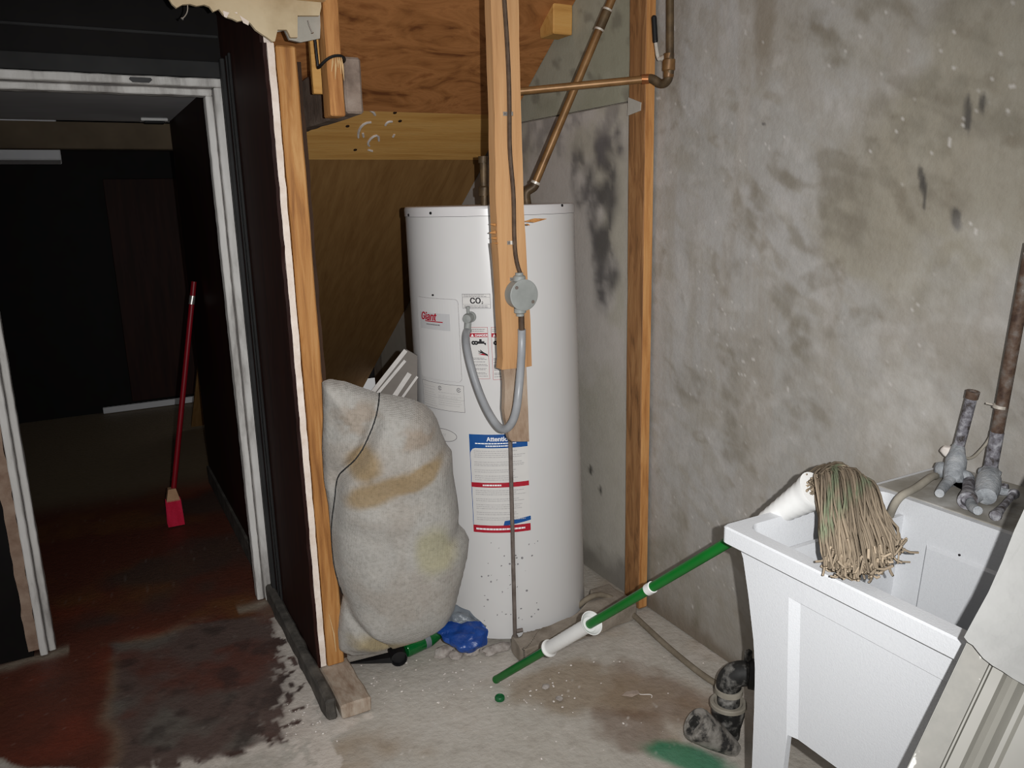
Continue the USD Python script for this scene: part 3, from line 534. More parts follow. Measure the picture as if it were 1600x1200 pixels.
obj('wood_strip', jitter(fine(bevelbox((bl2[0], 2.42, br2[2] - 0.05), (br2[0] + 0.03, 2.44, 2.3), 0.002), 0.04), 0.001, 20, 8), 'yellow_board', label='yellow wood strip behind the hanging timber block', cat='wood strip')
jt = thing('joist', 'dark weathered joist end behind the hanging timber block', 'joist')
ja, jb = at(541, 177, 1, YP + 0.06), at(563, 90, 1, YP + 0.06)
obj('timber', jitter(fine(bevelbox((ja[0], YP + 0.06, ja[2]), (jb[0], 2.98, jb[2]), 0.006), 0.03), 0.0025, 14, 5), 'weathered_beam', jt)
cb = at(872, 30, 0, XW - 0.04)
obj('blocking', jitter(fine(bevelbox((XW - 0.09, cb[1] - 0.05, cb[2] - 0.06), (XW - 0.008, cb[1] + 0.05, cb[2] + 0.4), 0.004), 0.03), 0.0015, 16, 9), 'yellow_board', label='yellow timber blocking at the top between plywood and drywall', cat='timber block')

# ---- plank hanging before the heater
YK = 1.945
def plank(pts, y0, th, mat, parent, name, seed):
    ps = [at(px, py, 1, y0) for px, py in pts]
    m = prism([(p[0], p[2]) for p in ps], -th, (0, y0, 0), (1, 0, 0), (0, 0, 1))
    return obj(name, jitter(fine(m, 0.04), 0.0008, 16, seed), mat, parent)
pk = thing('hanging_plank', 'tan wooden plank hanging before the white water heater', 'plank')
plank(((763, -120), (808, -120), (813, 140), (819, 330), (824, 430), (829, 500), (831, 572), (784, 578), (786, 560), (781, 440), (775, 330), (772, 150)), YK, 0.036, 'tan_plank', pk, 'board', 1)
plank(((770, 380), (822, 380), (822, 560), (827, 690), (800, 690), (795, 684), (793, 668), (790, 655), (788, 640), (789, 600)), YK + 0.0365, 0.018, 'dusty_plank', pk, 'backing_board', 2)
ch = [shard(at(*a, 1, YK + 0.01), at(*b, 1, YK + 0.0), w) for a, b, w in (((820, 346), (854, 342), 0.006), ((821, 350), (828, 352), 0.003), ((776, 352), (766, 350), 0.005), ((776, 362), (765, 364), 0.006), ((778, 372), (767, 372), 0.005), ((780, 380), (770, 380), 0.003))]
obj('splinter', ch, 'pine', pk, label='splintered wood', each=True)

# ================================================================== WATER HEATER
TB = np.array([1.258, 2.452, 0.0]); TT = np.array([1.240, 2.462, 0.0]); ZT, RT, RB = 1.462, 0.283, 0.293
def taxis(z): return TB + (TT - TB) * (np.asarray(z)[..., None] / ZT) + np.array([0, 0, 1.]) * np.asarray(z)[..., None]
def trad(z): return RB + (RT - RB) * np.asarray(z) / ZT
def tp(th, z, e=0.0):
    th, z = np.broadcast_arrays(np.asarray(th, float), np.asarray(z, float))
    return taxis(z) + np.stack([np.cos(th), np.sin(th), 0 * th], -1) * (trad(z) + e)[..., None]
def tank_hit(px, py):
    """(angle, height) of the heater's shell at a pixel."""
    d = ray(px, py); t = np.linspace(1.5, 3.2, 4000); p = CAM + t[:, None] * d
    r = np.linalg.norm((p - taxis(p[:, 2]))[:, :2], axis=1) - trad(p[:, 2]); i = int(np.argmax(r < 0)); 
    if r.min() > 0: i = int(np.argmin(r))
    q = p[i] - taxis(p[i, 2]); return math.atan2(q[1], q[0]), p[i, 2]
heater = thing('water_heater', 'tall white electric water heater with safety stickers', 'water heater', loc=(TB[0], TB[1], 0.0))
def shell(z0, z1, e, extra=(), n=96):
    zs = np.r_[np.linspace(z0, z1, 14)]; th = np.arange(n) * 2 * np.pi / n; V = []
    for z in zs: V.append(tp(th, np.full(n, z), e))
    for z, de in extra: V.append(tp(th, np.full(n, z), de))
    k = len(V); V = np.vstack(V); Fc = []
    for i in range(k - 1):
        for j in range(n):
            p, q = i * n + j, i * n + (j + 1) % n; Fc += [[p, q, q + n], [p, q + n, p + n]]
    V = np.vstack([V, V[:n].mean(0), V[-n:].mean(0)])
    for j in range(n): Fc += [[k * n, (j + 1) % n, j], [k * n + 1, (k - 1) * n + j, (k - 1) * n + (j + 1) % n]]
    return trimesh.Trimesh(V, Fc, process=False)
body = obj('body', shell(0.02, 1.432, 0.0), 'white_enamel', heater)
lid = obj('lid', shell(1.433, 1.455, 0.0025, [(1.461, 0.0005), (1.464, -0.004), (1.464, -0.05), (1.462, -0.12)]), 'enamel_rim', heater)
screws = []
for px, py in ((674, 333), (877, 321), (640, 336)):
    th, z = tank_hit(px, py); screws.append(lathe([(0.0045, 0), (0.004, 0.003), (0, 0.004)], tp(th, z, 0.002), [math.cos(th), math.sin(th), 0], 10))
obj('screw', screws, 'black_plastic', lid, each=True)
def patch(th0, th1, z0, z1, e, thick=0.0004, corner=0.0, n=20):
    """A curved sticker with its own thickness, corners rounded."""
    w, h = abs(th1 - th0), z1 - z0; R = RT
    P_ = Polygon([(0, 0), (w * R, 0), (w * R, h), (0, h)])
    if corner: P_ = P_.buffer(-corner).buffer(corner, 4)
    return wrap(P_, min(th0, th1), z0, e, thick, min(w / n, 0.05))
def wrap(P_, tha, z0, e, thick, step=0.04):
    """A polygon in (arc length from angle tha, running right to left in angle, height) wrapped on the shell. x grows to the viewer's right."""
    out = []
    for g in getattr(P_, 'geoms', [P_]):
        if g.is_empty: continue
        x0, y0, x1, y1 = g.bounds; L = max(step * RT, 0.004); k = max(1, int(math.ceil((x1 - x0) / L)))
        for i in range(k):
            s = g.intersection(Polygon([(x0 + (x1 - x0) * i / k, y0 - 1), (x0 + (x1 - x0) * (i + 1) / k, y0 - 1), (x0 + (x1 - x0) * (i + 1) / k, y1 + 1), (x0 + (x1 - x0) * i / k, y1 + 1)]))
            for q in getattr(s, 'geoms', [s]):
                if q.geom_type != 'Polygon' or q.area < 1e-9: continue
                m = trimesh.creation.extrude_polygon(q, thick, engine='earcut'); V = np.asarray(m.vertices)
                out.append(trimesh.Trimesh(tp(tha + V[:, 0] / RT, z0 + V[:, 1], e + V[:, 2]), m.faces, process=False))
    return trimesh.util.concatenate(out)
def lettering(text, h, tha, z0, e, bold=False, shear=0.0, sx=1.0, thick=0.0003):
    m = meshkit.text_mesh(text, h, thick, bold=bold); V = np.array(m.vertices); V[:, 0] = (V[:, 0] + shear * V[:, 1]) * sx
    return trimesh.Trimesh(tp(tha + V[:, 0] / RT, z0 + V[:, 1], e + V[:, 2]), m.faces, process=False), V[:, 0].max()
def rect(x0, y0, x1, y1): return Polygon([(x0, y0), (x1, y0), (x1, y1), (x0, y1)])
def ring(P_, w): return P_.difference(P_.buffer(-w, join_style=2))
class Sticker:
    """Pixel corners give the angle and height; then all is laid out in metres on the shell."""
    def __init__(s, tl, br):
        (a, z1), (b, z0) = tank_hit(*tl), tank_hit(*br)
        s.th, s.z0, s.w, s.h = a, z0, (b - a) * RT, z1 - z0
    def add(s, name, P_, mat, parent, e=0.0004, label=None, thick=0.0004): return obj(name, wrap(P_, s.th, s.z0, e, thick), mat, parent, label=label, smooth=False, kind='stuff' if name in ('fine_print', 'pictogram') else None)
    def text(s, t, x, y, h, mat, parent, e=0.0009, name='lettering', **k):
        ms = [lettering(t, h, s.th + (x + dx * h * .022) / RT, s.z0 + y, e + .00004 * dx, **k)[0] for dx in ((-1, 0, 1) if k.get('bold') else (0,))]
        return obj(name, ms, mat, parent, smooth=False)
def lines(x0, x1, ys, h, rnd, gaps=True):
    out = []
    for y in ys:
        x = x0; e = x1 - (x1 - x0) * 0.25 * rnd.random()
        while x < e:
            w = min(0.003 + 0.008 * rnd.random(), e - x); out.append(rect(x, y, x + w, y + h)); x += w + 0.0012
    from shapely.ops import unary_union
    return unary_union(out)
rnd = random.Random(4)
# access panel with the maker's badge
ap = Sticker((653, 463), (722, 597)); pnl = obj('access_panel', wrap(rect(0, 0, ap.w, ap.h).buffer(-0.012).buffer(0.012, 5), ap.th, ap.z0, 0.0, 0.004), 'white_enamel', heater, smooth=False)
obj('panel_seam', wrap(ring(rect(0, 0, ap.w, ap.h).buffer(-0.012).buffer(0.0135, 5), 0.0014), ap.th, ap.z0, 0.0, 0.0012), 'print_pale', pnl, smooth=False)
th, z = tank_hit(677, 461); obj('screw', lathe([(0.003, 0), (0.003, 0.004), (0, 0.005)], tp(th, z, 0), [math.cos(th), math.sin(th), 0], 8), 'print_black', pnl)
g = Sticker((658, 486), (705, 517)); bd = g.add('badge', rect(0, 0, g.w, g.h), 'sticker_grey', pnl, 0.0042)
g.text('Giant', 0.006, 0.030, 0.0235, 'print_red', bd, 0.0047, bold=True, shear=0.25, sx=0.92)
g.add('underline', rect(0.030, 0.0245, g.w * 0.80, 0.0275), 'print_red', bd, 0.0047)
g.add('fine_print', lines(g.w * .26, g.w * .74, [0.014], 0.004, rnd), 'print_grey', bd, 0.0047)
c2 = Sticker((722, 459), (767, 482)); lb = c2.add('sticker', rect(0, 0, c2.w, c2.h), 'sticker_white', heater, label='small CO2 sticker')
c2.add('border', ring(rect(0, 0, c2.w, c2.h), 0.0012).union(rect(0.002, c2.h * .27, c2.w - .002, c2.h * .285)).union(rect(0.002, c2.h * .74, c2.w - .002, c2.h * .755)), 'print_grey', lb, 0.0009)
c2.text('CO', c2.w * 0.27, c2.h * 0.36, 0.017, 'print_black', lb, bold=True); c2.text('2', c2.w * 0.27 + 0.036, c2.h * 0.32, 0.007, 'print_black', lb, bold=True)
c2.add('fine_print', lines(0.005, c2.w - 0.003, [c2.h * f for f in (.06, .16, .80, .90)], 0.0018, rnd), 'print_grey', lb, 0.0009)
for k, (tl, br) in enumerate((((733, 511), (766, 592)), ((767, 511), (800, 592)))):
    d = Sticker(tl, br); lb = d.add('sticker', rect(0, 0, d.w - 0.001, d.h), 'sticker_white', heater, label='danger sticker with red band')
    d.add('border', ring(rect(0, 0, d.w - 0.001, d.h), 0.0009), 'print_red', lb, 0.0009)
    d.add('red_band', rect(0, d.h * 0.81, d.w - 0.001, d.h * 0.885), 'print_red', lb, 0.0009)
    d.text('DANGER', d.w * 0.30, d.h * 0.825, d.h * .042, 'print_white', lb, 0.0014, bold=True)
    d.add('warning_triangle', Polygon([(d.w * .08, d.h * .82), (d.w * .24, d.h * .82), (d.w * .16, d.h * .875)]), 'print_white', lb, 0.0014)
    d.add('fine_print', lines(0.003, d.w - 0.004, [d.h * f for f in (.92, .955)], 0.0018, rnd).union(lines(0.004, d.w - 0.004, [d.h * f for f in (.40, .375, .33, .28, .255, .20, .175, .12, .095, .05)], 0.0016, rnd)), 'print_grey', lb, 0.0009)
    pic = Point(d.w * .20, d.h * .70).buffer(.0065).union(Point(d.w * .34, d.h * .70).buffer(.0065)).union(rect(d.w * .42, d.h * .685, d.w * .78, d.h * .73)).union(rect(d.w * .52, d.h * .73, d.w * .64, d.h * .77)).union(Polygon([(d.w * .70, d.h * .70), (d.w * .86, d.h * .70), (d.w * .86, d.h * .65), (d.w * .78, d.h * .67)])).difference(Point(d.w * .20, d.h * .70).buffer(.002)).difference(Point(d.w * .34, d.h * .70).buffer(.002))
    pic = pic.union(Polygon([(d.w * .40, d.h * .50), (d.w * .66, d.h * .53), (d.w * .92, d.h * .48), (d.w * .94, d.h * .44), (d.w * .80, d.h * .47), (d.w * .60, d.h * .50)])).union(LineString([(d.w * .45, d.h * .54), (d.w * .7, d.h * .515), (d.w * .55, d.h * .56)]).buffer(0.0012))
    d.add('pictogram', pic, 'print_black', lb, 0.0009)
    d.add('pictogram', Polygon([(d.w * .42, d.h * .475), (d.w * .70, d.h * .495), (d.w * .86, d.h * .455), (d.w * .6, d.h * .468)]), 'print_red', lb, 0.0013)
r = Sticker((661, 592), (727, 645)); lb = r.add('sticker', rect(0, 0, r.w, r.h), 'sticker_white', heater, label='pale rating plate sticker')
r.add('border', ring(rect(0, 0, r.w, r.h), 0.0013).union(rect(0, r.h * .44, r.w, r.h * .445)), 'print_grey', lb, 0.0009)
r.add('fine_print', lines(0.006, r.w * .42, [r.h * f for f in (.82, .72, .60, .52, .36, .28, .2, .1)], 0.0014, rnd).union(lines(r.w * .46, r.w * .98, [r.h * f for f in (.66, .54, .48, .36, .28, .2)], 0.0014, rnd)), 'print_pale', lb, 0.0009)
for f in (.50, .90): r.add('approval_mark', ring(Point(r.w * f, r.h * .82).buffer(.0075), .0026).difference(rect(r.w * f, r.h * .80, r.w * f + .02, r.h * .84)).union(rect(r.w * f - .002, r.h * .795, r.w * f + .002, r.h * .845)), 'print_grey', lb, 0.0009)
o_ = Sticker((676, 665), (715, 693)); from shapely import affinity
el = affinity.scale(Point(0, 0).buffer(1, 24), o_.w / 2, o_.h / 2); el = affinity.translate(el, o_.w / 2, o_.h / 2)
lb = o_.add('sticker', el, 'sticker_white', heater, label='oval badge sticker half hidden by the sack'); o_.add('border', ring(el, 0.002), 'print_grey', lb, 0.0009); o_.text('Giant', o_.w * .2, o_.h * .4, .012, 'print_pale', lb, 0.0009, shear=.2)
a_ = Sticker((733, 678), (829, 828)); w, h = a_.w, a_.h
lb = a_.add('sticker', rect(0, 0, w, h), 'sticker_white', heater, label='blue and red attention sticker')
bl = rect(0, h * .865, w, h).union(Polygon([(0, h * .80), (0, h * .87), (w * .12, h * .87), (w * .05, h * .855), (w * .02, h * .83)]))
a_.add('blue_band', bl, 'print_blue', lb, 0.0009)
a_.add('blue_band', rect(0, 0, w * .008, h * .865).union(Polygon([(w * .54, h * .075), (w, h * .115), (w, h * .145), (w * .56, h * .115)]).buffer(.002)), 'print_blue', lb, 0.0009)
a_.add('red_band', rect(0, h * .468, w, h * .515), 'print_red', lb, 0.0010)
a_.add('red_band', rect(0, 0, w, h * .075), 'print_red', lb, 0.0010)
a_.text('Attention', w * .30, h * .935, h * .040, 'print_white', lb, 0.0014, bold=True)
a_.add('fine_print', lines(w * .10, w * .95, [h * .905], h * .012, rnd).union(lines(w * .28, w * .8, [h * .88], h * .012, rnd)).union(lines(w * .2, w * .62, [h * .482], h * .016, rnd)).union(lines(w * .05, w * .95, [h * .028], h * .018, rnd)), 'print_white', lb, 0.0014)
a_.add('fine_print', lines(w * .07, w * .95, [h * f for f in (.83, .81, .79, .77, .72, .70, .685, .64, .62, .58, .56, .54, .43, .41, .39, .345, .325, .285, .265, .245, .205, .185, .15, .13)], h * .008, rnd), 'print_pale', lb, 0.0009)
# small scratches and specks low on the shell, grouped as one part
sc = []
for k in range(46):
    th_, z_ = tank_hit(rnd.uniform(752, 842), rnd.uniform(845, 985)); w_ = rnd.uniform(.0012, .004)
    sc.append(wrap(affinity.rotate(affinity.scale(Point(0, 0).buffer(w_, 3), 1, rnd.uniform(.3, 1.2)), rnd.uniform(0, 90)), th_, z_, 0.0002, 0.0003))
obj('chip', sc, 'print_grey', heater, kind='stuff', smooth=False)
# hot water nipple with its wrapped fitting on the lid, behind the plank
npx = vdist(757, 312, 2.60); npx[2] = 1.463
fit = obj('water_fitting', lathe([(0.013, 0), (0.013, 0.03), (0.018, 0.03), (0.018, 0.055), (0.012, 0.06), (0.012, 0.13), (0.016, 0.13), (0.016, 0.15)], npx, (0, 0, 1), 14), 'copper_dark', heater)

# ---- conduit from the junction box to the heater, cable and box on the plank
jb_ = thing('junction_box', 'round grey electrical junction box on the hanging plank', 'junction box')
jc = at(818, 461, 1, YK - 0.038); R_ = 0.0415
obj('box_body', lathe([(R_ - 0.003, 0), (R_ - 0.002, 0.002), (R_ - 0.001, 0.0365)], jc + [0, 0.0375, 0], (0, -1, 0), 40), 'grey_steel', jb_)
cv = obj('cover', lathe([(R_ - .001, 0), (R_ + 0.0015, 0.001), (R_ + 0.0015, 0.004), (R_ - 0.002, 0.006), (0, 0.0062)], jc, (0, -1, 0), 40), 'grey_steel', jb_)
for dx, dz in ((-0.024, 0.022), (0.026, -0.020)):
    obj('screw', [lathe([(0.005, 0), (0.0046, 0.0015), (0.0, 0.0018)], jc + [dx, -0.0058, dz], (0, -1, 0), 12)], 'drain_metal', cv)
obj('hub', [lathe([(0.017, 0), (0.017, 0.012), (0.011, 0.016), (0.011, 0.022)], jc + [-0.002, 0.018, sg * (R_ - 0.004)], (0, 0, sg), 14) for sg in (1, -1)], 'grey_steel', jb_, each=True)
cab = [at(px, py, 1, YK - 0.0075) for px, py in ((782, -120), (788, 0), (792, 60), (796, 178), (797, 240), (802, 300), (804, 380), (808, 412), (812, 428))]
cabl = thing('armoured_cable', 'dark cable clipped up the front of the hanging plank', 'cable')
cab[-1][1] = YK - 0.012; obj('sheath', tube(spline(cab, 50), 0.0060, 10), 'dull_cable', cabl)
for px, py in ((797, 178), (803, 379), (807, 436)):
    c = at(px, py, 1, YK - 0.003); arch = [c + [0.009 * math.cos(t), -0.010 * math.sin(t), 0] for t in np.linspace(0, math.pi, 9)]
    strap = prism(LineString([(0.0075 * math.cos(t), -0.0095 * math.sin(t)) for t in np.linspace(0, math.pi, 9)] + [(-0.02, 0)]).buffer(0.001, cap_style=2), 0.010, c + [0, 0.0015, -0.005], (1, 0, 0), (0, 1, 0))
    cl = obj('cable_clip', strap, 'shiny_metal', cabl)
    obj('nail', lathe([(0.0028, 0), (0.002, 0.002), (0, 0.0025)], c + [-0.015, 0.001, 0], (0, -1, 0), 8), 'drain_metal', cl)
cond = thing('conduit', 'grey flexible conduit looping from the junction box to the water heater', 'conduit')
eth, ez = tank_hit(736, 495); en = np.array([math.cos(eth), math.sin(eth), 0]); ep = tp(eth, ez, 0.0)
s0 = at(815, 508, 1, YK - 0.016)
elb = obj('elbow_connector', [lathe([(0.017, 0), (0.017, 0.010), (0.014, 0.012), (0.014, 0.03)], ep, en, 18), lathe([(0.0, -0.016), (0.013, -0.014), (0.016, 0), (0.013, 0.014), (0, 0.016)], ep + en * 0.034, en, 18), lathe([(0.011, 0), (0.011, 0.026), (0.013, 0.027), (0.013, 0.034)], ep + en * 0.034 - [0, 0, 0.008], (-0.1, 0, -1), 14), lathe([(0.005, 0), (0.005, .018), (.007, .018), (.007, .024)], ep + en * 0.03 + [0, 0, 0.012], (0, 0, 1), 8)], 'grey_steel', cond)
c1 = ep + en * 0.034 - [0.004, 0, 0.04]
mid = [vdist(px, py, hd) for px, py, hd in ((733, 560, 2.33), (750, 615, 2.29), (770, 655, 2.235), (787, 671, 2.19), (800, 660, 2.16), (810, 615, 2.145))]
pts = [c1] + mid + [at(815, 545, 1, YK - 0.018), s0 + [0, 0, -0.012]]
obj('flexible_tube', tube(spline(pts, 90), 0.0115, 14), 'grey_conduit', cond)
obj('wire_stub', tube([s0 + [0, 0, -0.02], s0 + [0, 0, 0.03]], 0.0085, 10), 'dull_cable', cond)

# ---- drain tube down to the floor
dt = thing('drain_tube', 'thin brown relief tube running down before the water heater', 'drain tube')
da, db = at(796, 640, 1, 2.05), at(804, 985, 2, 0.03)
dth, dz_ = tank_hit(800, 800); q1 = tp(tank_hit(797, 700)[0], 0.72, 0.012); q2 = tp(tank_hit(803, 960)[0], 0.06, 0.012)
obj('tube', tube([q1 + [0, 0, 0.06], q1, (q1 + q2) / 2, q2, q2 - [0, 0, 0.055]], 0.0068, 10), 'drain_metal', dt)
obj('valve', [lathe([(0.009, 0), (0.011, .004), (0.011, 0.03), (.009, .034)], q2 - [0, 0, 0.055], (0, 0, 1), 12), lathe([(.007, 0), (.007, .022), (.0045, .022), (.004, .008)], q2 + [0.004, -0.004, -0.005], (0.9, -0.3, 0.1), 12)], 'drain_metal', dt)
obj('bracket', lathe([(0.013, 0), (0.013, 0.004)], q2 - [0, 0, 0.058], (0, 0, 1), 12), 'drain_metal', dt)

# ---- copper pipes
cp = thing('copper_pipe', 'old copper water pipe with shut-off valve on the concrete wall', 'pipe')
vt = [at(1047, -90, 0, XW - 0.06), at(1047, 92, 0, XW - 0.06)]
vz = at(1041, 128, 0, XW - 0.06)
hz0 = at(1014, 123, 0, XW - 0.085)
dd = ray(815, 143); hz1 = vdist(780, 146, 2.62)
rp = 0.0115
obj('pipe', tube([vt[0], vt[1]], rp, 14), 'copper_dark', cp, label='upright pipe')
obj('pipe', tube([hz0, hz1], rp, 14), 'copper_old', cp, label='level pipe')
val = obj('valve_body', [lathe([(rp + .002, 0), (rp + .004, .004), (rp + .004, .018), (.019, .022), (.019, .05), (rp + .004, .054), (rp + .004, .068), (rp + .001, .07)], at(1045, 105, 0, XW - .06) - [0, 0, 0.03], (0, 0, 1), 16)], 'copper_old', cp)
vc = at(1044, 90, 0, XW - 0.06)
obj('stem', lathe([(.009, 0), (.009, .02), (.006, .02), (.006, .034)], vc, (-0.35, 0.94, 0), 10), 'solder', cp)
sv = vc + np.array([-0.35, 0.94, 0]) * 0.034; lt = at(1024, 64, 0, XW - 0.075); lu = at(1022, 28, 0, XW - 0.075)
lev = obj('lever', tube([sv, sv + [0, 0.004, 0.012], lt], [.004, .006, .005], 8), 'solder', cp)
obj('grip', m3.Manifold.batch_hull([m3.Manifold.sphere(0.008, 10).translate([float(v) for v in p]) for p in (lt, lu)]), 'black_plastic', lev)
obj('elbow', tube(spline([vt[1], at(1046, 112, 0, XW - .06), vz, at(1034, 131, 0, XW - .064), at(1024, 126, 0, XW - .075), hz0], 24), rp + 0.002, 14), 'copper_dark', cp)
obj('coupling', tube([hz0 + (hz1 - hz0) * 0.0, hz0 + (hz1 - hz0) * 0.05], rp + 0.0028, 14), 'copper_bright', cp)
sb = at(1043, 102, 0, XW - .06); obj('solder_ring', tube([sb - [0, 0, .008], sb + [0, 0, .006]], rp + .0032, 14), 'solder', cp)
cp2 = thing('copper_pipe', 'slanting copper pipe dropping to the top of the water heater', 'pipe')
ua, ub = at(968, -30, 0, XW - 0.12), vdist(834, 292, 2.66)
obj('pipe', tube([ua, ub], rp + .001, 14), 'copper_old', cp2)
jn = at(945, 42, 0, XW - 0.12); t_ = (jn - ub) @ (ua - ub) / ((ua - ub) @ (ua - ub)); jm = ub + (ua - ub) * t_; ud = (ua - ub) / np.linalg.norm(ua - ub)
obj('coupling', tube([jm - ud * .03, jm + ud * .03], rp + .0035, 14), 'copper_dark', cp2)
obj('solder_ring', [tube([jm - ud * .034, jm - ud * .028], rp + .004, 14), tube([jm + ud * .028, jm + ud * .034], rp + .004, 14)], 'solder', cp2, each=True)
ue = vdist(823, 300, 2.66); uf = ue.copy(); uf[2] = 1.463
obj('elbow', tube(spline([ub + ud * 0.012, ub, ue, (ue + uf) / 2 + [-.003, 0, 0], uf], 20), rp + .003, 12), 'copper_dark', cp2)
obj('solder_ring', tube([ub + ud * .01, ub + ud * .018], rp + .004, 14), 'solder', cp2)

# ================================================================== SACK AND THINGS BY THE HEATER
sk = thing('sack', 'grey woven burlap sack slumped against the partition and the heater', 'sack')
SN = np.array([math.sin(math.radians(19)), math.cos(math.radians(19)), 0.10]); SN /= np.linalg.norm(SN)      # away from the room
SP = vdist(615, 1000, 2.375)
SX = np.cross(SN, [0, 0, 1.0]); SX /= np.linalg.norm(SX); SY = np.cross(SX, SN)
def spl(px, py):
    p = at_plane(px, py, SP, SN) - SP; return (p @ SX, p @ SY)
out_px = [(503, 596), (515, 592), (540, 596), (562, 604), (590, 614), (618, 618), (645, 624), (664, 632), (676, 643), (683, 655), (690, 676), (698, 694), (706, 704), (708, 740), (714, 775), (717, 800), (716, 818), (726, 828), (733, 842), (731, 862), (722, 900), (712, 940), (702, 960), (688, 972), (665, 984), (635, 996), (612, 1003), (590, 1012), (570, 1017), (552, 1018), (538, 1014), (528, 1008), (527, 985), (530, 960), (536, 928), (526, 905), (520, 880), (517, 840), (513, 790), (506, 750), (503, 700), (505, 650)]
O_ = Polygon([spl(*p) for p in out_px]).buffer(0.012).buffer(-0.012)
seam_px = spline([(593, 612), (587, 640), (574, 672), (552, 706), (530, 732), (525, 760), (520, 800), (519, 850), (528, 900), (545, 940), (572, 966), (600, 985)], 60)
seam = LineString([spl(*p[:2]) for p in np.c_[seam_px]])
h_ = 0.0075; x0, y0, x1, y1 = O_.bounds
nx, ny = int((x1 - x0) / h_) + 3, int((y1 - y0) / h_) + 3
gu, gv = np.meshgrid(x0 - h_ + h_ * np.arange(nx), y0 - h_ + h_ * np.arange(ny), indexing='ij')
import shapely
pts2 = shapely.points(np.c_[gu.ravel(), gv.ravel()]); inside = shapely.contains(O_, pts2).reshape(gu.shape)
dist = shapely.distance(pts2, O_.exterior).reshape(gu.shape); sd = shapely.distance(pts2, seam).reshape(gu.shape)
keep = inside & (dist > h_ * 0.45); ids = -np.ones(gu.shape, int)
# outline vertices snap on the boundary: constrained triangulation of boundary samples plus inner grid points
bpts = np.array([O_.exterior.interpolate(s).coords[0] for s in np.arange(0, O_.exterior.length, h_)])
ip = np.c_[gu[keep], gv[keep]]; allp = np.vstack([bpts, ip]); nb = len(bpts)
from scipy.spatial import Delaunay
tri = Delaunay(allp).simplices; cen = allp[tri].mean(1); tri = tri[shapely.contains(O_, shapely.points(cen))]
a_, b_, c_ = allp[tri[:, 0]], allp[tri[:, 1]], allp[tri[:, 2]]; cr = (b_ - a_)[:, 0] * (c_ - a_)[:, 1] - (b_ - a_)[:, 1] * (c_ - a_)[:, 0]
tri[cr < 0] = tri[cr < 0][:, ::-1]
dd_ = np.r_[np.zeros(nb), dist[keep]]; ss_ = np.r_[shapely.distance(shapely.points(bpts), seam), sd[keep]]
u, v = allp[:, 0], allp[:, 1]
T = 0.125; s_ = np.clip(dd_ / 0.16, 0, 1); th_ = T * np.sqrt(np.clip(1 - (1 - s_) ** 2, 0, 1))
scx = np.array([p for p in seam.coords]); si = np.argmin(np.linalg.norm(allp[:, None] - scx[None], axis=2), axis=1)
nxt = np.minimum(si + 1, len(scx) - 1); prv = np.maximum(si - 1, 0); tg = scx[nxt] - scx[prv]; side = np.sign(tg[:, 0] * (v - scx[si, 1]) - tg[:, 1] * (u - scx[si, 0]))    # + on the big lobe's side
big = side > 0
crease = np.exp(-(ss_ / 0.018) ** 2)
front = th_ * (1 - 0.35 * crease) + np.where(big, 0.018 * (1 - np.exp(-ss_ / 0.05)), -0.02 * (1 - np.exp(-ss_ / 0.03))) * np.clip(dd_ / 0.03, 0, 1)
front += 0.016 * (fbm2(u, v, 7, 90) - 0.5) * np.clip(dd_ / 0.02, 0, 1) + 0.007 * (fbm2(u * 2.2 + v, v - u * .8, 13, 91) - 0.5) * np.clip(dd_ / 0.02, 0, 1)
front += 0.010 * np.sin((u * 0.6 + v * 1.6) * 24 + 3 * fbm2(u, v, 4, 92)) * np.clip(dd_ / 0.03, 0, 1) * smooth01(v, .34, .5) * 0.5
front += 0.012 * np.sin((u * .55 + v) * 46 + 4 * fbm2(u, v, 4, 93)) * np.clip(dd_ / 0.03, 0, 1) * smooth01(-v, -.07, .05)
back = -0.55 * th_
P3 = lambda d: SP + u[:, None] * SX + v[:, None] * SY - d[:, None] * SN
n_ = len(allp); V = np.vstack([P3(front), P3(back)]); Fc = np.vstack([tri, tri[:, ::-1] + n_])
remap = np.arange(2 * n_); remap[n_:n_ + nb] = np.arange(nb); Fc = remap[Fc]
if np.dot(np.cross(V[Fc[0, 1]] - V[Fc[0, 0]], V[Fc[0, 2]] - V[Fc[0, 0]]), SN) > 0: Fc = Fc[:, ::-1]
V[:, 2] = np.maximum(V[:, 2], 0.004)
def sack_paint(u, v):
    col = np.tile(lin((174, 171, 166)), (len(u), 1)); n = fbm2(u, v, 7, 95); n2 = fbm2(u, v, 24, 96)
    col = blend(col, lin((162, 152, 142)), 0.5 * smooth01(n, .45, .6)); col = blend(col, lin((184, 180, 174)), 0.5 * smooth01(n2, .5, .7))
    st_ = lambda p, su, sv, an, k: blob(u, v, spl(*p), su, sv, an, k, .5, 11)
    yel = np.clip(st_((600, 735), .16, .045, .35, 97) + st_((570, 700), .07, .06, .3, 98) + st_((660, 715), .09, .035, .55, 99), 0, 1)
    col = blend(col, lin((150, 124, 82)), 0.75 * yel); col = blend(col, lin((172, 166, 128)), 0.6 * st_((675, 830), .085, .10, 0, 100))
    col = blend(col, lin((164, 146, 104)), 0.75 * np.clip(st_((590, 985), .13, .05, -.3, 101) + st_((640, 985), .07, .03, .3, 102), 0, 1))
    col = blend(col, lin((148, 126, 104)), 0.5 * np.clip(st_((560, 640), .10, .06, 0, 103) + st_((650, 660), .08, .05, 0, 104), 0, 1) * smooth01(n2, .4, .55))
    return col
tc = np.vstack([sack_paint(u, v)] * 2)
fabric = obj('cloth', trimesh.Trimesh(V, Fc, process=False), 'sack_weave', sk, tint=tc)
from scipy.interpolate import LinearNDInterpolator
fi = LinearNDInterpolator(allp, front)
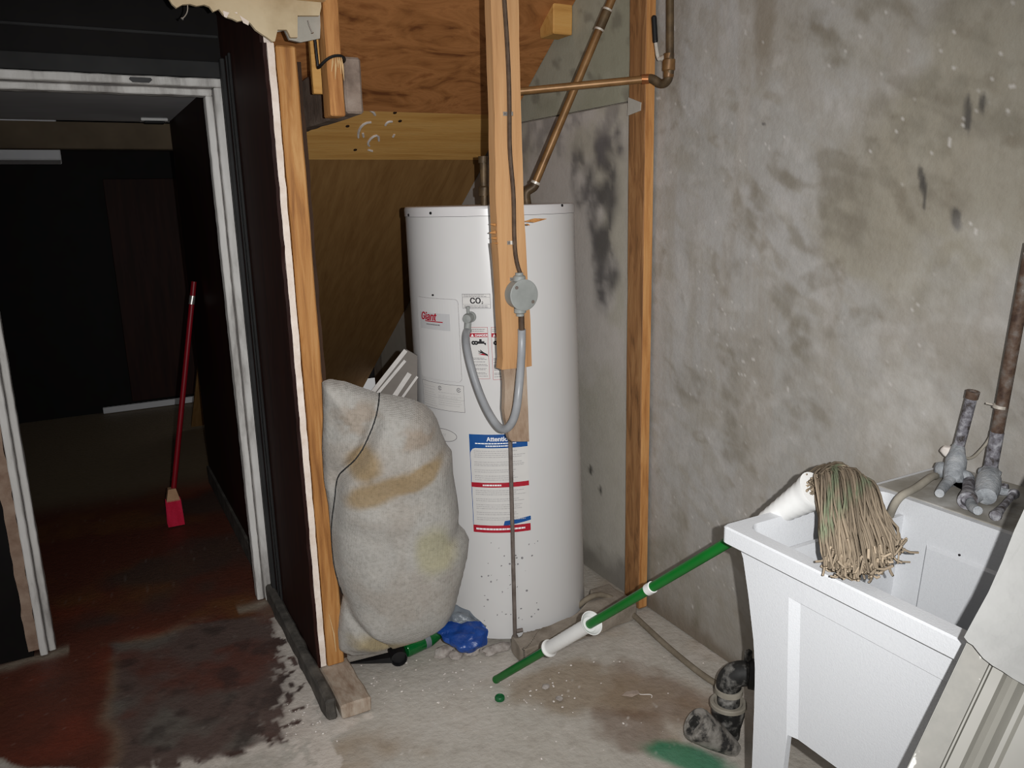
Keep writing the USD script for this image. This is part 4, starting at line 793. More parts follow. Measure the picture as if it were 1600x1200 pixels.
sl_ = np.array([seam.interpolate(s).coords[0] for s in np.linspace(0.004, seam.length * .78, 70)]); fd = fi(sl_); ok = ~np.isnan(fd)
sq = SP + sl_[ok][:, :1] * SX + sl_[ok][:, 1:] * SY - (fd[ok] + 0.0005)[:, None] * SN
sq[:, 2] = np.maximum(sq[:, 2], .005)
obj('seam_cord', tube(sq, 0.0022, 6), 'charcoal', sk, label='dark cord along the folded edge')

# slatted grey and white panel behind the sack
lv = thing('slatted_panel', 'grey panel with white slats leaning behind the sack', 'panel')
LP = vdist(620, 585, 2.62); LN = np.array([math.sin(math.radians(20)), math.cos(math.radians(20)), 0.0]); LX = np.cross(LN, [0, 0, 1.]); LY = np.array([0, 0, 1.])
lp = lambda px, py: (lambda p: (p @ LX, p @ LY))(at_plane(px, py, LP, LN) - LP)
cs = [lp(*p) for p in ((584, 608), (634, 546), (652, 556), (652, 720), (600, 760))]
obj('backing', prism(cs, 0.012, LP, LX, LY) if False else prism(cs, -0.012, LP + LN * 0.003, LX, LY), 'louver_grey', lv)
for a, b, w in (((585, 609), (634, 547), .007), ((602, 600), (633, 563), .005), ((614, 622), (640, 583), .008), ((629, 620), (652, 588), .004)):
    A, B = np.array(lp(*a)), np.array(lp(*b)); dr = (B - A) / np.linalg.norm(B - A); nr = np.array([-dr[1], dr[0]]) * w; e = -dr * 0.12
    obj('slat', prism([A + e - nr, B - nr, B + nr, A + e + nr], 0.008, LP - LN * 0.004, LX, LY) if False else prism([A + e - nr, B - nr, B + nr, A + e + nr], -0.008, LP - LN * 0.005, LX, LY), 'louver_white', lv)

# plastic bag, bottle, black hose end, rubble
def crumple(pts_px, hd, thick, mat, parent, name, seed, amp=0.012):
    ps = [vdist(px, py, h_) for px, py, h_ in pts_px]; c = np.mean(ps, axis=0); d = np.array([c[0], c[1], 0]); d /= np.linalg.norm(d)
    al = [p for p in ps] + [c + (p - c) * 0.55 - d * thick for p in ps] + [c + (p - c) * .6 + d * thick * .5 for p in ps]
    m = fine(m3.Manifold.hull_points(np.array(al)), 0.012); V = np.array(m.vertices); V[:, 2] = np.maximum(V[:, 2], .004)
    n = meshkit.noise(V * 45, seed) - .5; n2 = np.abs(meshkit.noise(V * 28 + 5, seed + 1) - .5)
    N = m.vertex_normals; V = V + N * (n * amp + (n2 - .25) * amp * 1.6)[:, None]; V[:, 2] = np.maximum(V[:, 2], .003)
    return obj(name, trimesh.Trimesh(V, m.faces, process=False), mat, parent, smooth=25)
pb_ = thing('plastic_bag', 'crumpled blue plastic bag at the foot of the white heater', 'plastic bag')
crumple([(682, 988, 2.30), (692, 972, 2.33), (752, 970, 2.32), (764, 984, 2.30), (761, 1008, 2.27), (732, 1022, 2.25), (708, 1012, 2.25)], 2.34, 0.035, 'blue_film', pb_, 'blue_film', 3, 0.010)
crumple([(694, 952, 2.36), (712, 943, 2.37), (735, 954, 2.36), (760, 978, 2.33), (752, 986, 2.31), (696, 976, 2.33)], 2.36, 0.02, 'clear_film', pb_, 'clear_film', 4, 0.010)
bt = thing('bottle', 'green glass bottle lying under the sack beside the blue bag', 'bottle')
b0, b1 = at(632, 1016, 2, .030), at(700, 984, 2, .034); bdv = b1 - b0; bln = np.linalg.norm(bdv)
obj('glass', lathe([(0.0, 0), (0.024, 0.002), (0.027, 0.008), (0.027, bln * .55), (0.020, bln * .72), (0.0125, bln * .84), (0.0125, bln)], b0, bdv, 24), gl, bt)
obj('label_sleeve', lathe([(0.0272, 0), (0.0276, 0.001), (0.0276, 0.02), (.0272, .021)], b0 + bdv * .40, bdv, 24), 'clear_film', bt)
hb_ = thing('hose_end', 'black rubber hose end with flat tail lying under the sack', 'hose end')
h0 = at(624, 1030, 2, .026); h1 = h0 + np.array([0.012, 0.07, 0.004])
obj('cup', lathe([(.0, .012), (.022, .012), (.0245, 0), (.027, 0), (.0275, .06), (.02, .066), (0, .068)], h0, h1 - h0, 20), 'black_plastic', hb_)
t0 = h0 + [-0.012, 0.03, -0.006]; t1 = at(545, 1036, 2, .006)
obj('tail', m3.Manifold.hull_points(np.array([t0 + [0, -.016, .010], t0 + [0, .02, .010], t0 + [0, -.016, -.012], t0 + [0, .02, -.012], t1 + [0, -.004, 0], t1 + [0, .004, 0], t1 + [0, 0, -.004]])), 'black_plastic', hb_)
def rock(c, r, seed, fl=0.6, mat='rubble', name='plaster_chunk', label=None):
    m = trimesh.creation.icosphere(2, 1.0); V = np.array(m.vertices); V *= (0.75 + 0.6 * meshkit.noise(V * 1.7 + seed, seed))[:, None]
    V = V * np.array(r) ; V[:, 2] = np.maximum(V[:, 2], -r[2] * .5); V += np.array(c) + [0, 0, r[2] * .5 - 0.001]
    return obj(name, trimesh.Trimesh(V, m.faces, process=False), mat, label=label, cat='rubble', group='plaster chunks on the floor', smooth=20)
for k, (px, py, r, lab) in enumerate((((694), 1022, (.034, .022, .018), 'pinkish plaster chunk beside the green bottle'), (712, 1026, (.022, .018, .014), 'grey plaster chunk below the blue bag'), (737, 1020, (.03, .02, .016), 'flat grey plaster piece right of the blue bag'), (775, 1016, (.05, .022, .014), 'brown rubble heap at the foot of the drain tube'),
                                     (853, 1074, (.012, .010, .006), 'small pinkish plaster chip near the lower end of the green pole'), (874, 1092, (.010, .012, .005), 'pale plaster chip on the open floor right of the bottle cap'))):
    p = at(px, py, 2, 0.0); rock(p, r, k + 3, label=lab)
cr_ = []
for k in range(170):
    px, py = (rnd.uniform(560, 900), rnd.uniform(1020, 1110)) if k < 100 else ((rnd.uniform(440, 560), rnd.uniform(1090, 1160)) if k < 150 else (rnd.uniform(800, 1110), rnd.uniform(1020, 1190)))
    p = at(px, py, 2, 0.0)
    if 0.46 < p[0] < 0.62 and p[1] > 2.05 or (1.05 < p[0] and p[1] > 1.99): continue
    s = rnd.uniform(.0012, .0042); m = trimesh.creation.icosphere(0, s); V = np.array(m.vertices) * [1, 1, .6] * np.array([rnd.uniform(.7, 1.3) for _ in range(3)]); cr_.append(trimesh.Trimesh(V + p + [0, 0, s * .3], m.faces, process=False))
obj('plaster_crumbs', cr_, 'plaster_crumb', label='white plaster crumbs scattered over the floor', cat='debris', kind='stuff', smooth=False)
# concrete pad under the heater
pd = [at(px, py, 2, 0.05)[:2] for px, py in ((812, 1000), (985, 950))]
padP = Polygon([(1.10, 2.05), (1.62, 2.10), (1.62, 2.30), (1.13, 2.30)]).difference(Point(TB[0], TB[1]).buffer(RB + 0.008, 32)).difference(Point(q2[0], q2[1]).buffer(.02))
padP = max(getattr(padP, 'geoms', [padP]), key=lambda g: g.area)
obj('concrete_pad', jitter(trimesh.smoothing.filter_laplacian(fine(trimesh.creation.extrude_polygon(padP.buffer(-.006), 0.056, engine='earcut'), 0.018), iterations=4, volume_constraint=False), 0.005, 16, 5) , 'dusty_slab', label='low dusty concrete curb in front of the water heater', cat='curb')
# cap, scrap, cable on the floor
cpn = at(781, 1093, 2, 0.0); bc = thing('stopper', 'green plastic stopper on the floor below the pole end', 'stopper')
obj('cap', [lathe([(.0, 0.0), (.0138, 0.0), (.0145, .001), (.0145, .010), (.013, .012), (.011, .0122), (.010, .009), (0, .0088)], cpn, (0, 0, 1), 28)], 'green_cap', bc)
obj('ridge', [box(cpn + [.0142 * math.cos(t) - .0006, .0142 * math.sin(t) - .0006, .001], cpn + [.0142 * math.cos(t) + .0006, .0142 * math.sin(t) + .0006, .0095]) for t in np.linspace(0, 2 * math.pi, 25)[:-1]], 'green_cap', bc, smooth=False, kind='stuff')
sp_ = thing('dark_scrap', 'dark twig-like scrap with a pale wire on the floor before the tub', 'scrap')
s1, s2 = at(971, 1087, 2, .006), at(998, 1083, 2, .006)
obj('scrap', jitter(fine(m3.Manifold.hull_points(np.array([s1, s1 * .6 + s2 * .4 + [0, .010, .004], s2 + [0, .008, .006], s2 + [0, -.006, .004], s1 * .5 + s2 * .5 - [0, .010, .004], s1 * .5 + s2 * .5 - [0, 0, .006]])), .01), .002, 60, 4), 'weathered_beam', sp_)
obj('wire', tube(spline([s2, at(1010, 1085, 2, .008), at(1018, 1086, 2, .006), at(1018, 1090, 2, .004)], 14), .0014, 6), 'plaster_crumb', sp_)
fcb = [at(px, py, 2, z) for px, py, z in ((902, 950, .01), (912, 940, .06), (930, 930, .075), (950, 932, .06), (970, 944, .035), (992, 963, .015), (1010, 980, .012), (1045, 1012, .012), (1080, 1041, .012), (1112, 1064, .012), (1150, 1082, .012))]
obj('floor_cable', tube(spline(fcb, 70), 0.010, 10), 'floor_cable', label='dusty grey cable along the foot of the concrete wall', cat='cable')

# ================================================================== LAUNDRY TUB, MOP, TAPS
tub = thing('laundry_tub', 'white plastic laundry tub on moulded legs by the concrete wall', 'laundry tub', loc=(1.34, 0.76, 0.0))
X0, X1, Y0, Y1, ZR = 1.005, 1.672, 0.45, 1.062, 0.872
def rr(x0, x1, y0, y1, r): return Polygon([(x0, y0), (x1, y0), (x1, y1), (x0, y1)]).buffer(-r).buffer(r, 6)
def slabz(P_, z0, z1): 
    m = trimesh.creation.extrude_polygon(P_, z1 - z0, engine='earcut'); m.apply_translation([0, 0, z0]); return m
def tomani(t): return m3.Manifold(m3.Mesh(np.asarray(t.vertices, np.float32), np.asarray(t.faces, np.uint32)))
ix0, ix1, iy0, iy1 = X0 + 0.030, 1.412, Y0 + 0.03, Y1 - 0.027
def hollow(z0, inset, r=0.03):
    """The basin's inside: tapered, rounded."""
    top = [(p[0], p[1], ZR + 0.02) for p in rr(ix0, ix1, iy0, iy1, r).exterior.coords]; bot = [(p[0], p[1], z0) for p in rr(ix0 + inset, ix1 - inset, iy0 + inset, iy1 - inset, r).exterior.coords]
    return m3.Manifold.hull_points(np.array(top + bot))
rim_o = m3.Manifold.hull_points(np.array([(p[0], p[1], z) for z, g in ((ZR, .003), (ZR - .003, 0), (ZR - 0.032, 0), (ZR - .034, .002)) for p in rr(X0 + g, X1 - g, Y0 + g, Y1 - g, 0.012).exterior.coords]))
rim = rim_o - hollow(0.52, 0.04)
obj('rim', rim, 'tub_plastic', tub, smooth=30)
outer = m3.Manifold.hull_points(np.array([(p[0], p[1], ZR - .034) for p in rr(X0 + .03, X1 - .03, Y0 + .012, Y1 - .012, .03).exterior.coords] + [(p[0], p[1], .50) for p in rr(X0 + .06, X1 - .10, Y0 + .05, Y1 - .05, .03).exterior.coords]))
basin = outer - hollow(0.515, 0.04)
obj('basin', basin, 'tub_plastic', tub, smooth=30)
pxz = lambda z, o: ix1 - .04 * (ZR + .02 - z) / (ZR - .50) - o
obj('raised_panel', m3.Manifold.hull_points(np.array([[pxz(z, -.004), y, z] for y, z in ((.58, .80), (.915, .80), (.58, .56), (.915, .56))] + [[pxz(z, .007), y, z] for y, z in ((.59, .793), (.905, .793), (.59, .57), (.905, .57))])), 'tub_plastic', tub, smooth=20, label='raised panel on the inner back wall of the basin')
obj('ledge', rbox((1.424, Y0 + .015, ZR - .004), (X1 - .004, Y1 - .012, ZR + .002), .003), 'tub_ledge', tub, label='dirty tap ledge')
# front apron with its two legs: outline in (y, z), curved inner edges
lf = [(1.045, ZR - .034), (1.030, .81), (1.012, .74), (.994, .656), (.987, .60), (.984, .52), (.982, .39), (.980, .2), (.978, 0.0), (.912, 0.0), (.908, .30), (.905, .44), (.901, .512)]
mir = [(Y0 + Y1 - y, z) for y, z in lf][::-1]
apron = prism(lf + mir, 0.012, (X0 + .027, 0, 0), (0, 1, 0), (0, 0, 1))
panel_in = [(.905, .79), (Y0 + Y1 - .905, .79), (Y0 + Y1 - .889, .775), (Y0 + Y1 - .905, .505), (.905, .505), (.903, .775)]
apr = tomani(trimesh.Trimesh(apron.vertices, apron.faces, process=True)) - m3.Manifold.hull_points(np.array([[X0 + .0265, y, z] for y, z in ((.918, .782), (Y0 + Y1 - .918, .782), (.899, .40), (Y0 + Y1 - .899, .40))] + [[X0 + .0345, y, z] for y, z in ((.896, .776), (Y0 + Y1 - .896, .776), (.877, .40), (Y0 + Y1 - .877, .40))]))
obj('front_apron', apr, 'tub_plastic', tub, smooth=20)
# side aprons / rear legs
def leg_side(yc, sgn):
    pr_ = [(X0 + .03, ZR - .034), (X1 - .02, ZR - .034), (X1 - .05, .70), (X1 - .06, .5), (X1 - .06, 0), (X1 - .12, 0), (X1 - .125, .50), (X0 + .13, .50), (X0 + .105, .4), (X0 + .10, 0), (X0 + .03, 0)]
    return prism(pr_, 0.010 * sgn, (0, yc, 0), (1, 0, 0), (0, 0, 1))
for yc, sgn in ((.978, 1), (Y0 + Y1 - .978, -1)):
    obj('side_apron', leg_side(yc, sgn), 'tub_plastic', tub, smooth=20)
obj('scuff', [jitter(trimesh.creation.icosphere(1, .0022), .0006, 300, k).apply_translation(at(px, py, 0, X0 + .0275 if k < 1 else 1.394)) for k, (px, py) in enumerate(((1308, 928), (1499, 867), (1441, 916)))], 'print_black', tub, smooth=False, each=True)

mop = thing('mop', 'green-handled string mop leaning over the rim of the laundry tub', 'mop')
pe = at(775, 1062, 2, 0.012); ph_px = (1275, 766)
ph = vdist(*ph_px, math.hypot(*at(1275, 766, 2, 0.935)[:2])); 
Lp = ph - pe; Ll = np.linalg.norm(Lp); Ld = Lp / Ll
def along(px, py):
    """The handle's point nearest to the sight line of a pixel."""
    d = ray(px, py); A = np.array([[Ld @ Ld, -Ld @ d], [Ld @ d, -d @ d]]); b = np.array([(CAM - pe) @ Ld, (CAM - pe) @ d]); return np.linalg.solve(A, b)[0]
ta, tb_, tc_, td_ = along(855, 1010), along(924, 972), along(1017, 921), along(1192, 822)
rh = 0.0118
obj('handle', tube([pe, pe + Ld * (td_ + .05)], rh, 20), 'green_pole', mop)
obj('end_cap', lathe([(rh + .0006, 0), (rh + .0006, .008), (0, .0085)], pe + Ld * .008, -Ld, 20), 'green_pole', mop)
obj('grip_sleeve', lathe([(rh + .001, 0), (.0235, 0), (.0245, .002), (.0245, .006), (.0205, .010), (.0195, .014)] + [(.0195 - (.0008 if i % 2 else 0), .014 + (tb_ - ta - .026) * i / 20) for i in range(21)] + [(.0205, tb_ - ta - .010), (.030, tb_ - ta - .002), (.032, tb_ - ta), (.030, tb_ - ta), (.021, tb_ - ta - .012), (rh + .001, tb_ - ta - .012)], pe + Ld * ta, Ld, 28), 'white_plastic', mop, label='white grip sleeve with flanges')
obj('collar', lathe([(rh, 0), (rh + .0025, .001), (rh + .0025, .021), (rh + .001, .022), (rh, .022)], pe + Ld * (tc_ - .011), Ld, 20), 'white_plastic', mop, label='white collar')
lk = Ll - td_
obj('socket', lathe([(rh + .001, 0), (.015, .004)] + [(.016 + .016 * (i / 14) + (.0014 if i % 2 else 0), .01 + (lk - .03) * i / 14) for i in range(15)] + [(.036, lk - .012), (.038, lk), (.0, lk + .002)], pe + Ld * td_, Ld, 28), 'white_plastic', mop, label='white ribbed cone socket')
# strings: from the socket over the rim and down into the basin
rgm = np.random.default_rng(11); strands, under_ = [], []
tipA, tipB = at(1292, 872, 2, 0.90), at(1408, 858, 2, 0.85)
def head_path(f, lift, L_, wob, rgm):
    """f 0..1 from the left edge of the fan to the right edge."""
    s_px = (1276 + 72 * f, 762 - 30 * math.sin(math.pi * (0.12 + .78 * f)) - 4 * f)
    m_px = (1281 + 100 * f, 808 - 10 * f)
    e_px = (1287 + 122 * f, 880 + 34 * math.sin(math.pi * f * .95) - 28 * f)
    zs_ = (0.955 + lift, 0.945 + lift, 0.905 + lift * .7)
    A, B, D = at(*s_px, 2, zs_[0]), at(*m_px, 2, zs_[1]), at(*e_px, 2, zs_[2])
    D = B + (D - B) * L_
    C_ = (B + D) / 2 + rgm.normal(0, wob, 3); B = B + rgm.normal(0, wob * .7, 3)
    return spline([ph + Ld * .004 + rgm.normal(0, .010, 3), A, B, C_, D], 12)
def fan_at(px, py, pl, w):
    return min(math.hypot(px - (a_ + (c_2 - a_) * t), py - (b_ + (d_2 - b_) * t)) for (a_, b_), (c_2, d_2) in zip(pl[:-1], pl[1:]) for t in np.linspace(0, 1, 9)) < w
def pix(p):
    q = np.asarray(p) - CAM; zc = q @ CW; return 800 + F * (q @ CR) / zc, 600 - F * (q @ CU) / zc
mt = []
b1_ = ((1305, 728), (1304, 752), (1298, 775), (1290, 800)); b2_ = ((1356, 752), (1330, 772), (1312, 792), (1296, 818), (1284, 836))
for k in range(520):
    f = rgm.uniform(0, 1); lift = rgm.uniform(-0.05, 0.004); L_ = rgm.uniform(.78, 1.05); pth = head_path(f, lift, L_, .0035, rgm)
    if rgm.random() < .35:                                                      # looped or curled end
        dv = rgm.normal(0, .010, 3); pth = np.vstack([pth, pth[-1] + dv * .5, pth[-1] + dv + [0, 0, .006]])
    tb2 = tube(pth, rgm.uniform(.0016, .0027), 5); strands.append(tb2)
    g_ = np.array(lin(np.array((160, 146, 127)) * rgm.uniform(.82, 1.08)))
    col = np.array([np.array(lin((136, 146, 120))) * rgm.uniform(.85, 1.1) if fan_at(*pix(p), b1_, 5) or fan_at(*pix(p), b2_, 5) else g_ for p in pth])
    mt.append(np.vstack([np.repeat(col, 5, 0), col[:1], col[-1:]]))
look('mop_yarn', [(0, (200, 196, 190)), (0.5, (240, 238, 236)), (1, (255, 255, 255))], scale=60, detail=6, rough=0.95, spec=0.1, tint=True)
strings = obj('strings', strands, 'mop_yarn', mop, kind='stuff', tint=np.vstack(mt))
cm = [m3.Manifold.hull_points(np.array([q for f in (f0_, f0_ + .2) for l in (-.014, -.05) for q in head_path(f, l, .84, 0, rgm)[i:i + 4]])) for f0_ in (.03, .2, .4, .6, .77) for i in (1, 4, 7)]
obj('string_bundle', m3.Manifold.batch_boolean(cm, m3.OpType.Add), 'mop_cord', mop)

def stubpipe(pts, r, mat, parent, name='pipe', n=14): return obj(name, tube(pts, r, n), mat, parent)
XT = 1.59
def ta_(px, py, dx=0.0):
    """A tap's point at a pixel: on the pipes' upright plane, or just above the tub's ledge where that plane is below it."""
    p = at(px, py, 0, XT - dx)
    return p if p[2] > 0.893 else at(px, py, 2, 0.893)
t1 = thing('wall_tap', 'dusty tap with a short open supply pipe above the tub', 'tap')
b1, a1 = ta_(1496, 706), ta_(1520, 614); nrm = (a1 - b1) / np.linalg.norm(a1 - b1)
obj('supply_pipe', tube([b1 - nrm * .01, a1], .0110, 14), 'galvanised_dusty', t1)
obj('pipe_end', lathe([(.0125, 0), (.0130, .016), (.009, .016), (.009, .002)], a1 - nrm * .012, nrm, 14), 'rusty_pipe', t1, label='rusty cut pipe end')
vb = ta_(1489, 752); vt1 = ta_(1497, 700)
vd_ = (vt1 - vb) / np.linalg.norm(vt1 - vb); vl = np.linalg.norm(vt1 - vb)
obj('valve_body', lathe([(.011, -.004), (.018, .0), (.0205, vl * .25), (.0205, vl * .62), (.0165, vl * .78), (.0135, vl), (.0125, vl + .004)], vb, vd_, 18), 'chalky_metal', t1)
kn0, kn1 = ta_(1488, 734), ta_(1462, 734)
kd = (kn1 - kn0) / np.linalg.norm(kn1 - kn0); kl = np.linalg.norm(kn1 - kn0)
obj('knob', lathe([(.011, 0), (.011, kl * .35), (.016, kl * .42), (.0175, kl * .6), (.0165, kl * .88), (.010, kl), (0, kl + .002)], kn0, kd, 18), 'chalky_metal', t1)
obj('tap_arm', tube(spline([vb + vd_ * .012, ta_(1478, 757), ta_(1468, 771)], 10), np.linspace(.012, .0085, 10), 12), 'chalky_metal', t1)
obj('bracket', m3.Manifold.hull_points(np.array([ta_(px, py, x) for px, py in ((1474, 750), (1506, 766), (1506, 744), (1482, 736)) for x in (-.004, .006)])), 'chalky_metal', t1)
sp0, sp1 = ta_(1514, 748, .02), ta_(1512, 783, .07); sl2 = np.linalg.norm(sp1 - sp0)
obj('spout', lathe([(.010, -.004), (.0115, sl2 * .2), (.0115, sl2 * .62), (.0165, sl2 * .86), (.018, sl2), (.012, sl2), (.011, sl2 * .9)], sp0, sp1 - sp0, 18), 'galvanised_dusty', t1)
obj('spout_arm', tube(spline([vb + vd_ * .02, (vb + sp0) / 2 + [0, 0, .012], sp0], 10), .0115, 12), 'chalky_metal', t1)
obj('mortar_lump', jitter(trimesh.creation.icosphere(2, .012), .003, 90, 5).apply_translation(ta_(1480, 704)), 'plaster_crumb', t1)
t2 = thing('wall_tap', 'dusty tap with a tall rusty supply pipe rising up the wall', 'tap')
b2, a2 = ta_(1547, 736), ta_(1612, 380); n2_ = (a2 - b2) / np.linalg.norm(a2 - b2)
obj('supply_pipe', tube([b2 - n2_ * .01, a2], .0120, 14), 'rusty_pipe', t2)
obj('pipe_sleeve', tube([b2, b2 + n2_ * .085], .0128, 14), 'galvanised_dusty', t2)
obj('union_nut', lathe([(.013, 0), (.021, .002), (.022, .016), (.015, .021), (.0135, .026)], b2 - n2_ * .016, n2_, 8), 'chalky_metal', t2)
wb2 = ta_(1541, 776, .01); wl = b2 - wb2; wn = np.linalg.norm(wl)
obj('valve_body', lathe([(.010, -.003), (.018, .0), (.0225, wn * .3), (.0225, wn * .66), (.017, wn * .86), (.015, wn)], wb2, wl, 18), 'chalky_metal', t2)
lg0, lg1 = ta_(1533, 772, .015), ta_(1528, 798, .05)
obj('tap_arm', tube(spline([wb2 + wl * .2, lg0, lg1], 8), np.linspace(.0125, .0085, 8), 12), 'chalky_metal', t2)
k0, k1 = ta_(1566, 768, .015), ta_(1580, 770, .025)
obj('stem', tube([wb2 + wl * .35, k0, k1], [.011, .008, .0065], 10), 'chalky_metal', t2)
obj('gland_nut', lathe([(.0, -.007), (.0095, -.006), (.0105, 0), (.0095, .006), (0, .007)], ta_(1569, 763, .018), (.2, -.9, .1), 8), 'galvanised_dusty', t2)
l0, l1 = ta_(1584, 772, .03), ta_(1556, 805, .06)
obj('lever', [tube([l0, l0 * .45 + l1 * .55, l1], [.0065, .006, .0095], 10)], 'galvanised_dusty', t2)
obj('lever_end', lathe([(0, -.008), (.0095, -.005), (.0105, 0), (.0095, .005), (0, .008)], l1, l1 - l0, 12), 'galvanised_dusty', t2)
obj('lever_hub', lathe([(0, -.009), (.0095, -.006), (.0105, 0), (.0095, .006), (0, .009)], l0, l1 - l0, 12), 'galvanised_dusty', t2)
wt = ta_(1563, 638)
wtie = obj('wire_tie', lathe([(.0122, 0), (.0142, .001), (.0142, .007), (.0122, .008)], wt, n2_, 14), 'solder', t2)
obj('wire_tail', tube([wt + [0, .008, .004], wt + [-.002, .028, .005]], .002, 6), 'solder', wtie)
wcur = [ta_(px, py) for px, py in ((1558, 650), (1552, 672), (1542, 692), (1530, 706), (1516, 716), (1506, 714))]
obj('thin_tube', tube(spline(wcur, 24), .0030, 8), 'grey_rubber', t2)
hs = [ta_(1462, 744, .02), at(1446, 752, 2, .90), at(1425, 766, 2, .895), at(1405, 778, 2, .889), at(1394, 796, 2, .86), at(1388, 812, 2, .80)]
obj('rubber_hose', tube(spline(hs, 30), .0078, 10), 'grey_rubber', label='grey rubber hose hanging over the tub ledge into the basin', cat='hose')

# ---- drain fittings on the floor beside the tub
dr = thing('drain_trap', 'black plastic drain fitting with capped branch on the floor beside the tub', 'drain pipe')
dc = at(1140, 1150, 2, 0.0); dc = at(1138, 1100, 2, .10); dc[2] = 0
obj('standpipe', lathe([(.034, 0), (.036, .03), (.045, .07), (.046, .096), (.030, .096)], dc, (0, 0, 1), 26), 'dusty_black', dr)
obj('hub_ring', lathe([(.034, 0), (.046, .0), (.050, .003), (.050, .012), (.047, .015), (.040, .015), (.036, .010)], dc + [0, 0, .094], (0, 0, 1), 28), 'grey_rubber', dr, label='dusty hub ring')
obj('inner_pipe', lathe([(.031, 0), (.031, .05)], dc + [0, 0, .10], (0, 0, 1), 24), 'dusty_black', dr)
obj('coupling_ring', lathe([(.034, 0), (.038, .002), (.038, .016), (.034, .018)], dc + [0, 0, .135], (0, 0, 1), 24), 'grey_rubber', dr)
ec = dc + [0, 0, .15]; bend = [ec, ec + [0, 0, .02], ec + [.010, -.01, .042], ec + [.032, -.03, .052], ec + [.060, -.058, .050]]
obj('elbow', tube(spline(bend, 18), .034, 22), 'dusty_black', dr)
obj('clamp', lathe([(.036, 0), (.041, .002), (.041, .020), (.036, .022)], ec + [.036, -.034, .0525], (.70, -.70, -.05), 24), 'black_plastic', dr)
obj('lug', rbox(ec + [.030, -.035, .085], ec + [.048, -.02, .118], .003), 'dusty_black', dr)
obj('outlet_pipe', tube([ec + [.050, -.048, .051], ec + [.18, -.17, .045]], .030, 22), 'dusty_black', dr)
q0 = at(1087, 1131, 2, .095); q1_ = at(1150, 1172, 2, .004); cd = (q1_ - q0) / np.linalg.norm(q1_ - q0); cl_ = np.linalg.norm(q1_ - q0)
co = obj('cleanout_branch', lathe([(.042, 0), (.044, .003), (.044, .02), (.038, cl_ * .45), (.024, cl_ * .9), (.018, cl_)], q0, cd, 30), 'dusty_grey', dr, label='dusty grey capped cleanout branch')
capc = obj('cap', lathe([(.0, -.003), (.026, -.003), (.028, -.006), (.039, -.006), (.044, -.002), (.0455, .004), (.0455, .012), (.044, .014)], q0, cd, 30), 'dusty_grey', co)
e1, e2, _ = frame(cd); lug = m3.Manifold.hull_points(np.array([q0 + e1 * sx * .015 + e2 * sy * .013 - cd * h for sx in (-1, 1) for sy in (-1, 1) for h in (.0, .010)]))
obj('square_lug', lug, 'dusty_black', co)

# ---- profiled panel and white sheet leaning at the right
gp = thing('profiled_panel', 'long beige profiled panel leaning across the near right corner', 'panel')
E0, E1 = at(1600, 816, 1, 0.515), at(1400, 1236, 1, 0.515)
GL = (E0 - E1) / np.linalg.norm(E0 - E1)
vw = (E0 + E1) / 2 - CAM; vw /= np.linalg.norm(vw); GX = np.cross(vw, GL); GX /= np.linalg.norm(GX)      # to the viewer's right
GN = np.cross(GX, GL)
if GN @ vw > 0: GN = -GN
G0 = E1 + GL * (-(E1[2] - 0.03) / GL[2]); Lg = (XW - 0.16 - G0[0]) / GL[0]
ridge = [(0, 0), (0, .012), (.029, .012), (.0305, .006), (.0325, .006), (.034, .012), (.046, .012), (.050, .018), (.056, .022), (.062, .020), (.067, .013), (.071, .009), (.076, .009), (.080, .012), (.120, .013), (.130, .017), (.30, .017), (.30, 0)]
gm = prism([(x, y - .012) for x, y in ridge], Lg * np.sign(np.cross(GX, GN) @ GL), G0, GX, GN)
obj('panel_sheet', gm, 'profile_panel', gp, smooth=20)
obj('edge_strip', m3.Manifold.hull_points(np.array([G0 + GL * t + GX * x + GN * y for t in (.05, Lg) for x in (.001, .0285) for y in (0.0002, .003)])), 'profile_edge', gp, label='paint-spotted edge strip')
ws = thing('white_sheet', 'torn white sheet draped over the beige profiled panel', 'sheet')
WP = G0 + GN * 0.020
def wpl(px, py): p = at_plane(px, py, WP, GN) - WP; return (p @ GX, p @ GL)
tear = [(1506, 996), (1512, 1004), (1520, 1009), (1527, 1018), (1536, 1029), (1550, 1040), (1566, 1049), (1582, 1060), (1600, 1070), (1640, 1088), (1700, 1090)]
tw = [wpl(*p) for p in tear]; L1 = max(t[1] for t in tw) + 1.2
edge_ = [(-0.004 + 0.002 * math.sin(k * 1.3), L) for k, L in enumerate(np.linspace(tw[0][1] + .02, L1, 30))]
Pw = Polygon(tw + [(tw[-1][0], L1)] + edge_[::-1]).buffer(0)
mw = fine(trimesh.creation.extrude_polygon(Pw, .004, engine='earcut'), .02); Vw = np.array(mw.vertices)
zb_ = .006 * fbm2(Vw[:, 0], Vw[:, 1], 16, 120) + .004 * np.sin(Vw[:, 0] * 40 + 2)
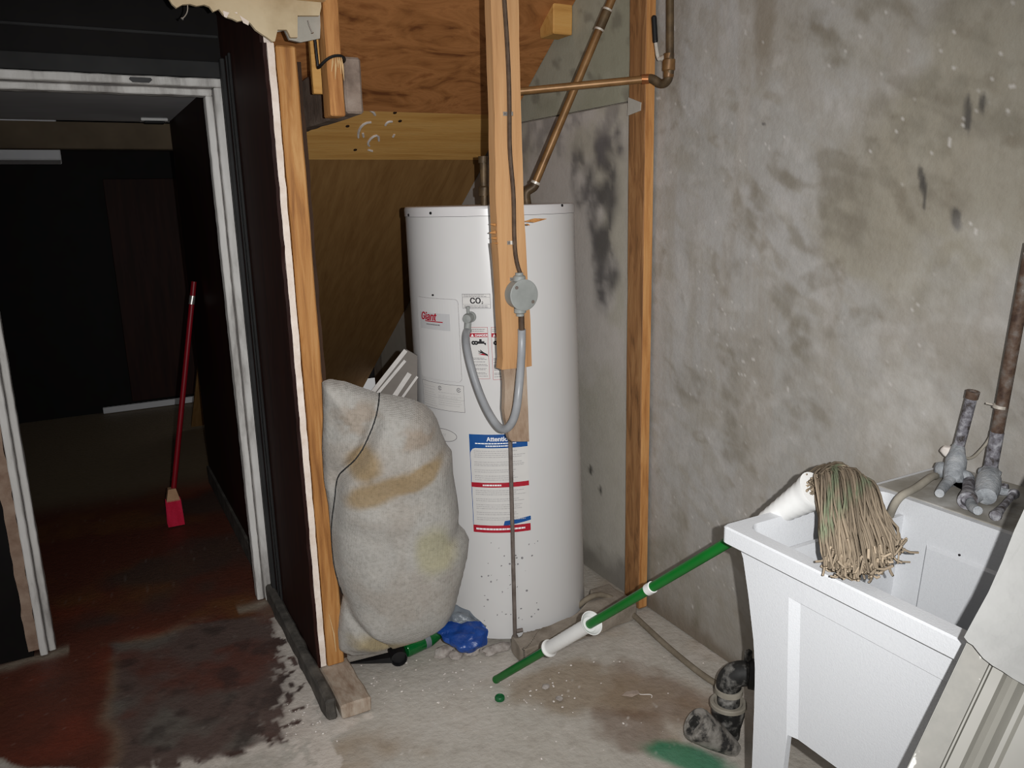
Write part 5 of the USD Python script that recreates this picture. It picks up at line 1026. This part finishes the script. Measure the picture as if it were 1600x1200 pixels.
Vw3 = WP + Vw[:, :1] * GX + Vw[:, 1:2] * GL + (Vw[:, 2] + zb_)[:, None] * GN
mw = trimesh.Trimesh(Vw3, mw.faces, process=False); mw.fix_normals()
obj('sheet', mw, 'white_sheet', ws, smooth=40)

# ================================================================== SMALL THINGS
br = thing('broom', 'red broom standing in the dark hall beyond the doorway', 'broom')
hb0 = at(276, 822, 2, 0.0); top = at(303, 440, 0, XH - 0.03); bh = at(280, 790, 1, hb0[1]); bh = np.array([hb0[0], hb0[1] + .02, .155])
obj('handle', tube([bh - [0, 0, .02], top], .0125, 12), 'red_handle', br)
mid_ = top + (bh - top) * .085; d_ = (top - bh) / np.linalg.norm(top - bh)
obj('ferrule', tube([mid_ - d_ * .02, mid_ + d_ * .02], .0133, 12), 'shiny_metal', br)
hw = .034
obj('block', m3.Manifold.hull_points(np.array([bh + [sx * hw * .9, sy * .022, z] for sx in (-1, 1) for sy in (-1, 1) for z in (-.03,)] + [bh + [sx * hw * .5, sy * .018, .03] for sx in (-1, 1) for sy in (-1, 1)])), 'tan_wood', br)
obj('bristles', [tube([bh + [x, y, -.025], bh + [x * 1.15, y * 1.5, -bh[2] + .004]], [.0045, .004], 5) for x in np.linspace(-hw * .85, hw * .85, 13) for y in (-.018, -.006, .006, .018)], 'red_bristle', br, kind='stuff')
for (pa_, pb_2, pc_, lab) in (((293, 8), (292, 20), (285, 29), 'bent nail hanging from the torn edge of the bulkhead'), ((481, 32), (484, 42), (488, 51), 'bent nail beside the hanging timber block')):
    n = thing('nail', lab, 'nail', 'bent nails by the torn bulkhead')
    ps = [at(*p, 1, YP - .012 - .006 * k) for k, p in enumerate((pa_, pb_2, pc_))]
    obj('shank', tube(spline(ps, 10), .0016, 8), 'shiny_metal', n); obj('head', lathe([(0, 0), (.0035, .0), (.0035, .0015), (0, .002)], ps[-1], ps[-1] - ps[-2], 10), 'shiny_metal', n)
specks = [(40, 375, 5.2), (47, 415, 5.2), (66, 557, 5.2)]

for p in stage.Traverse():
    if p.GetCustomDataByKey('origin') is not None: p.ClearCustomDataByKey('origin')
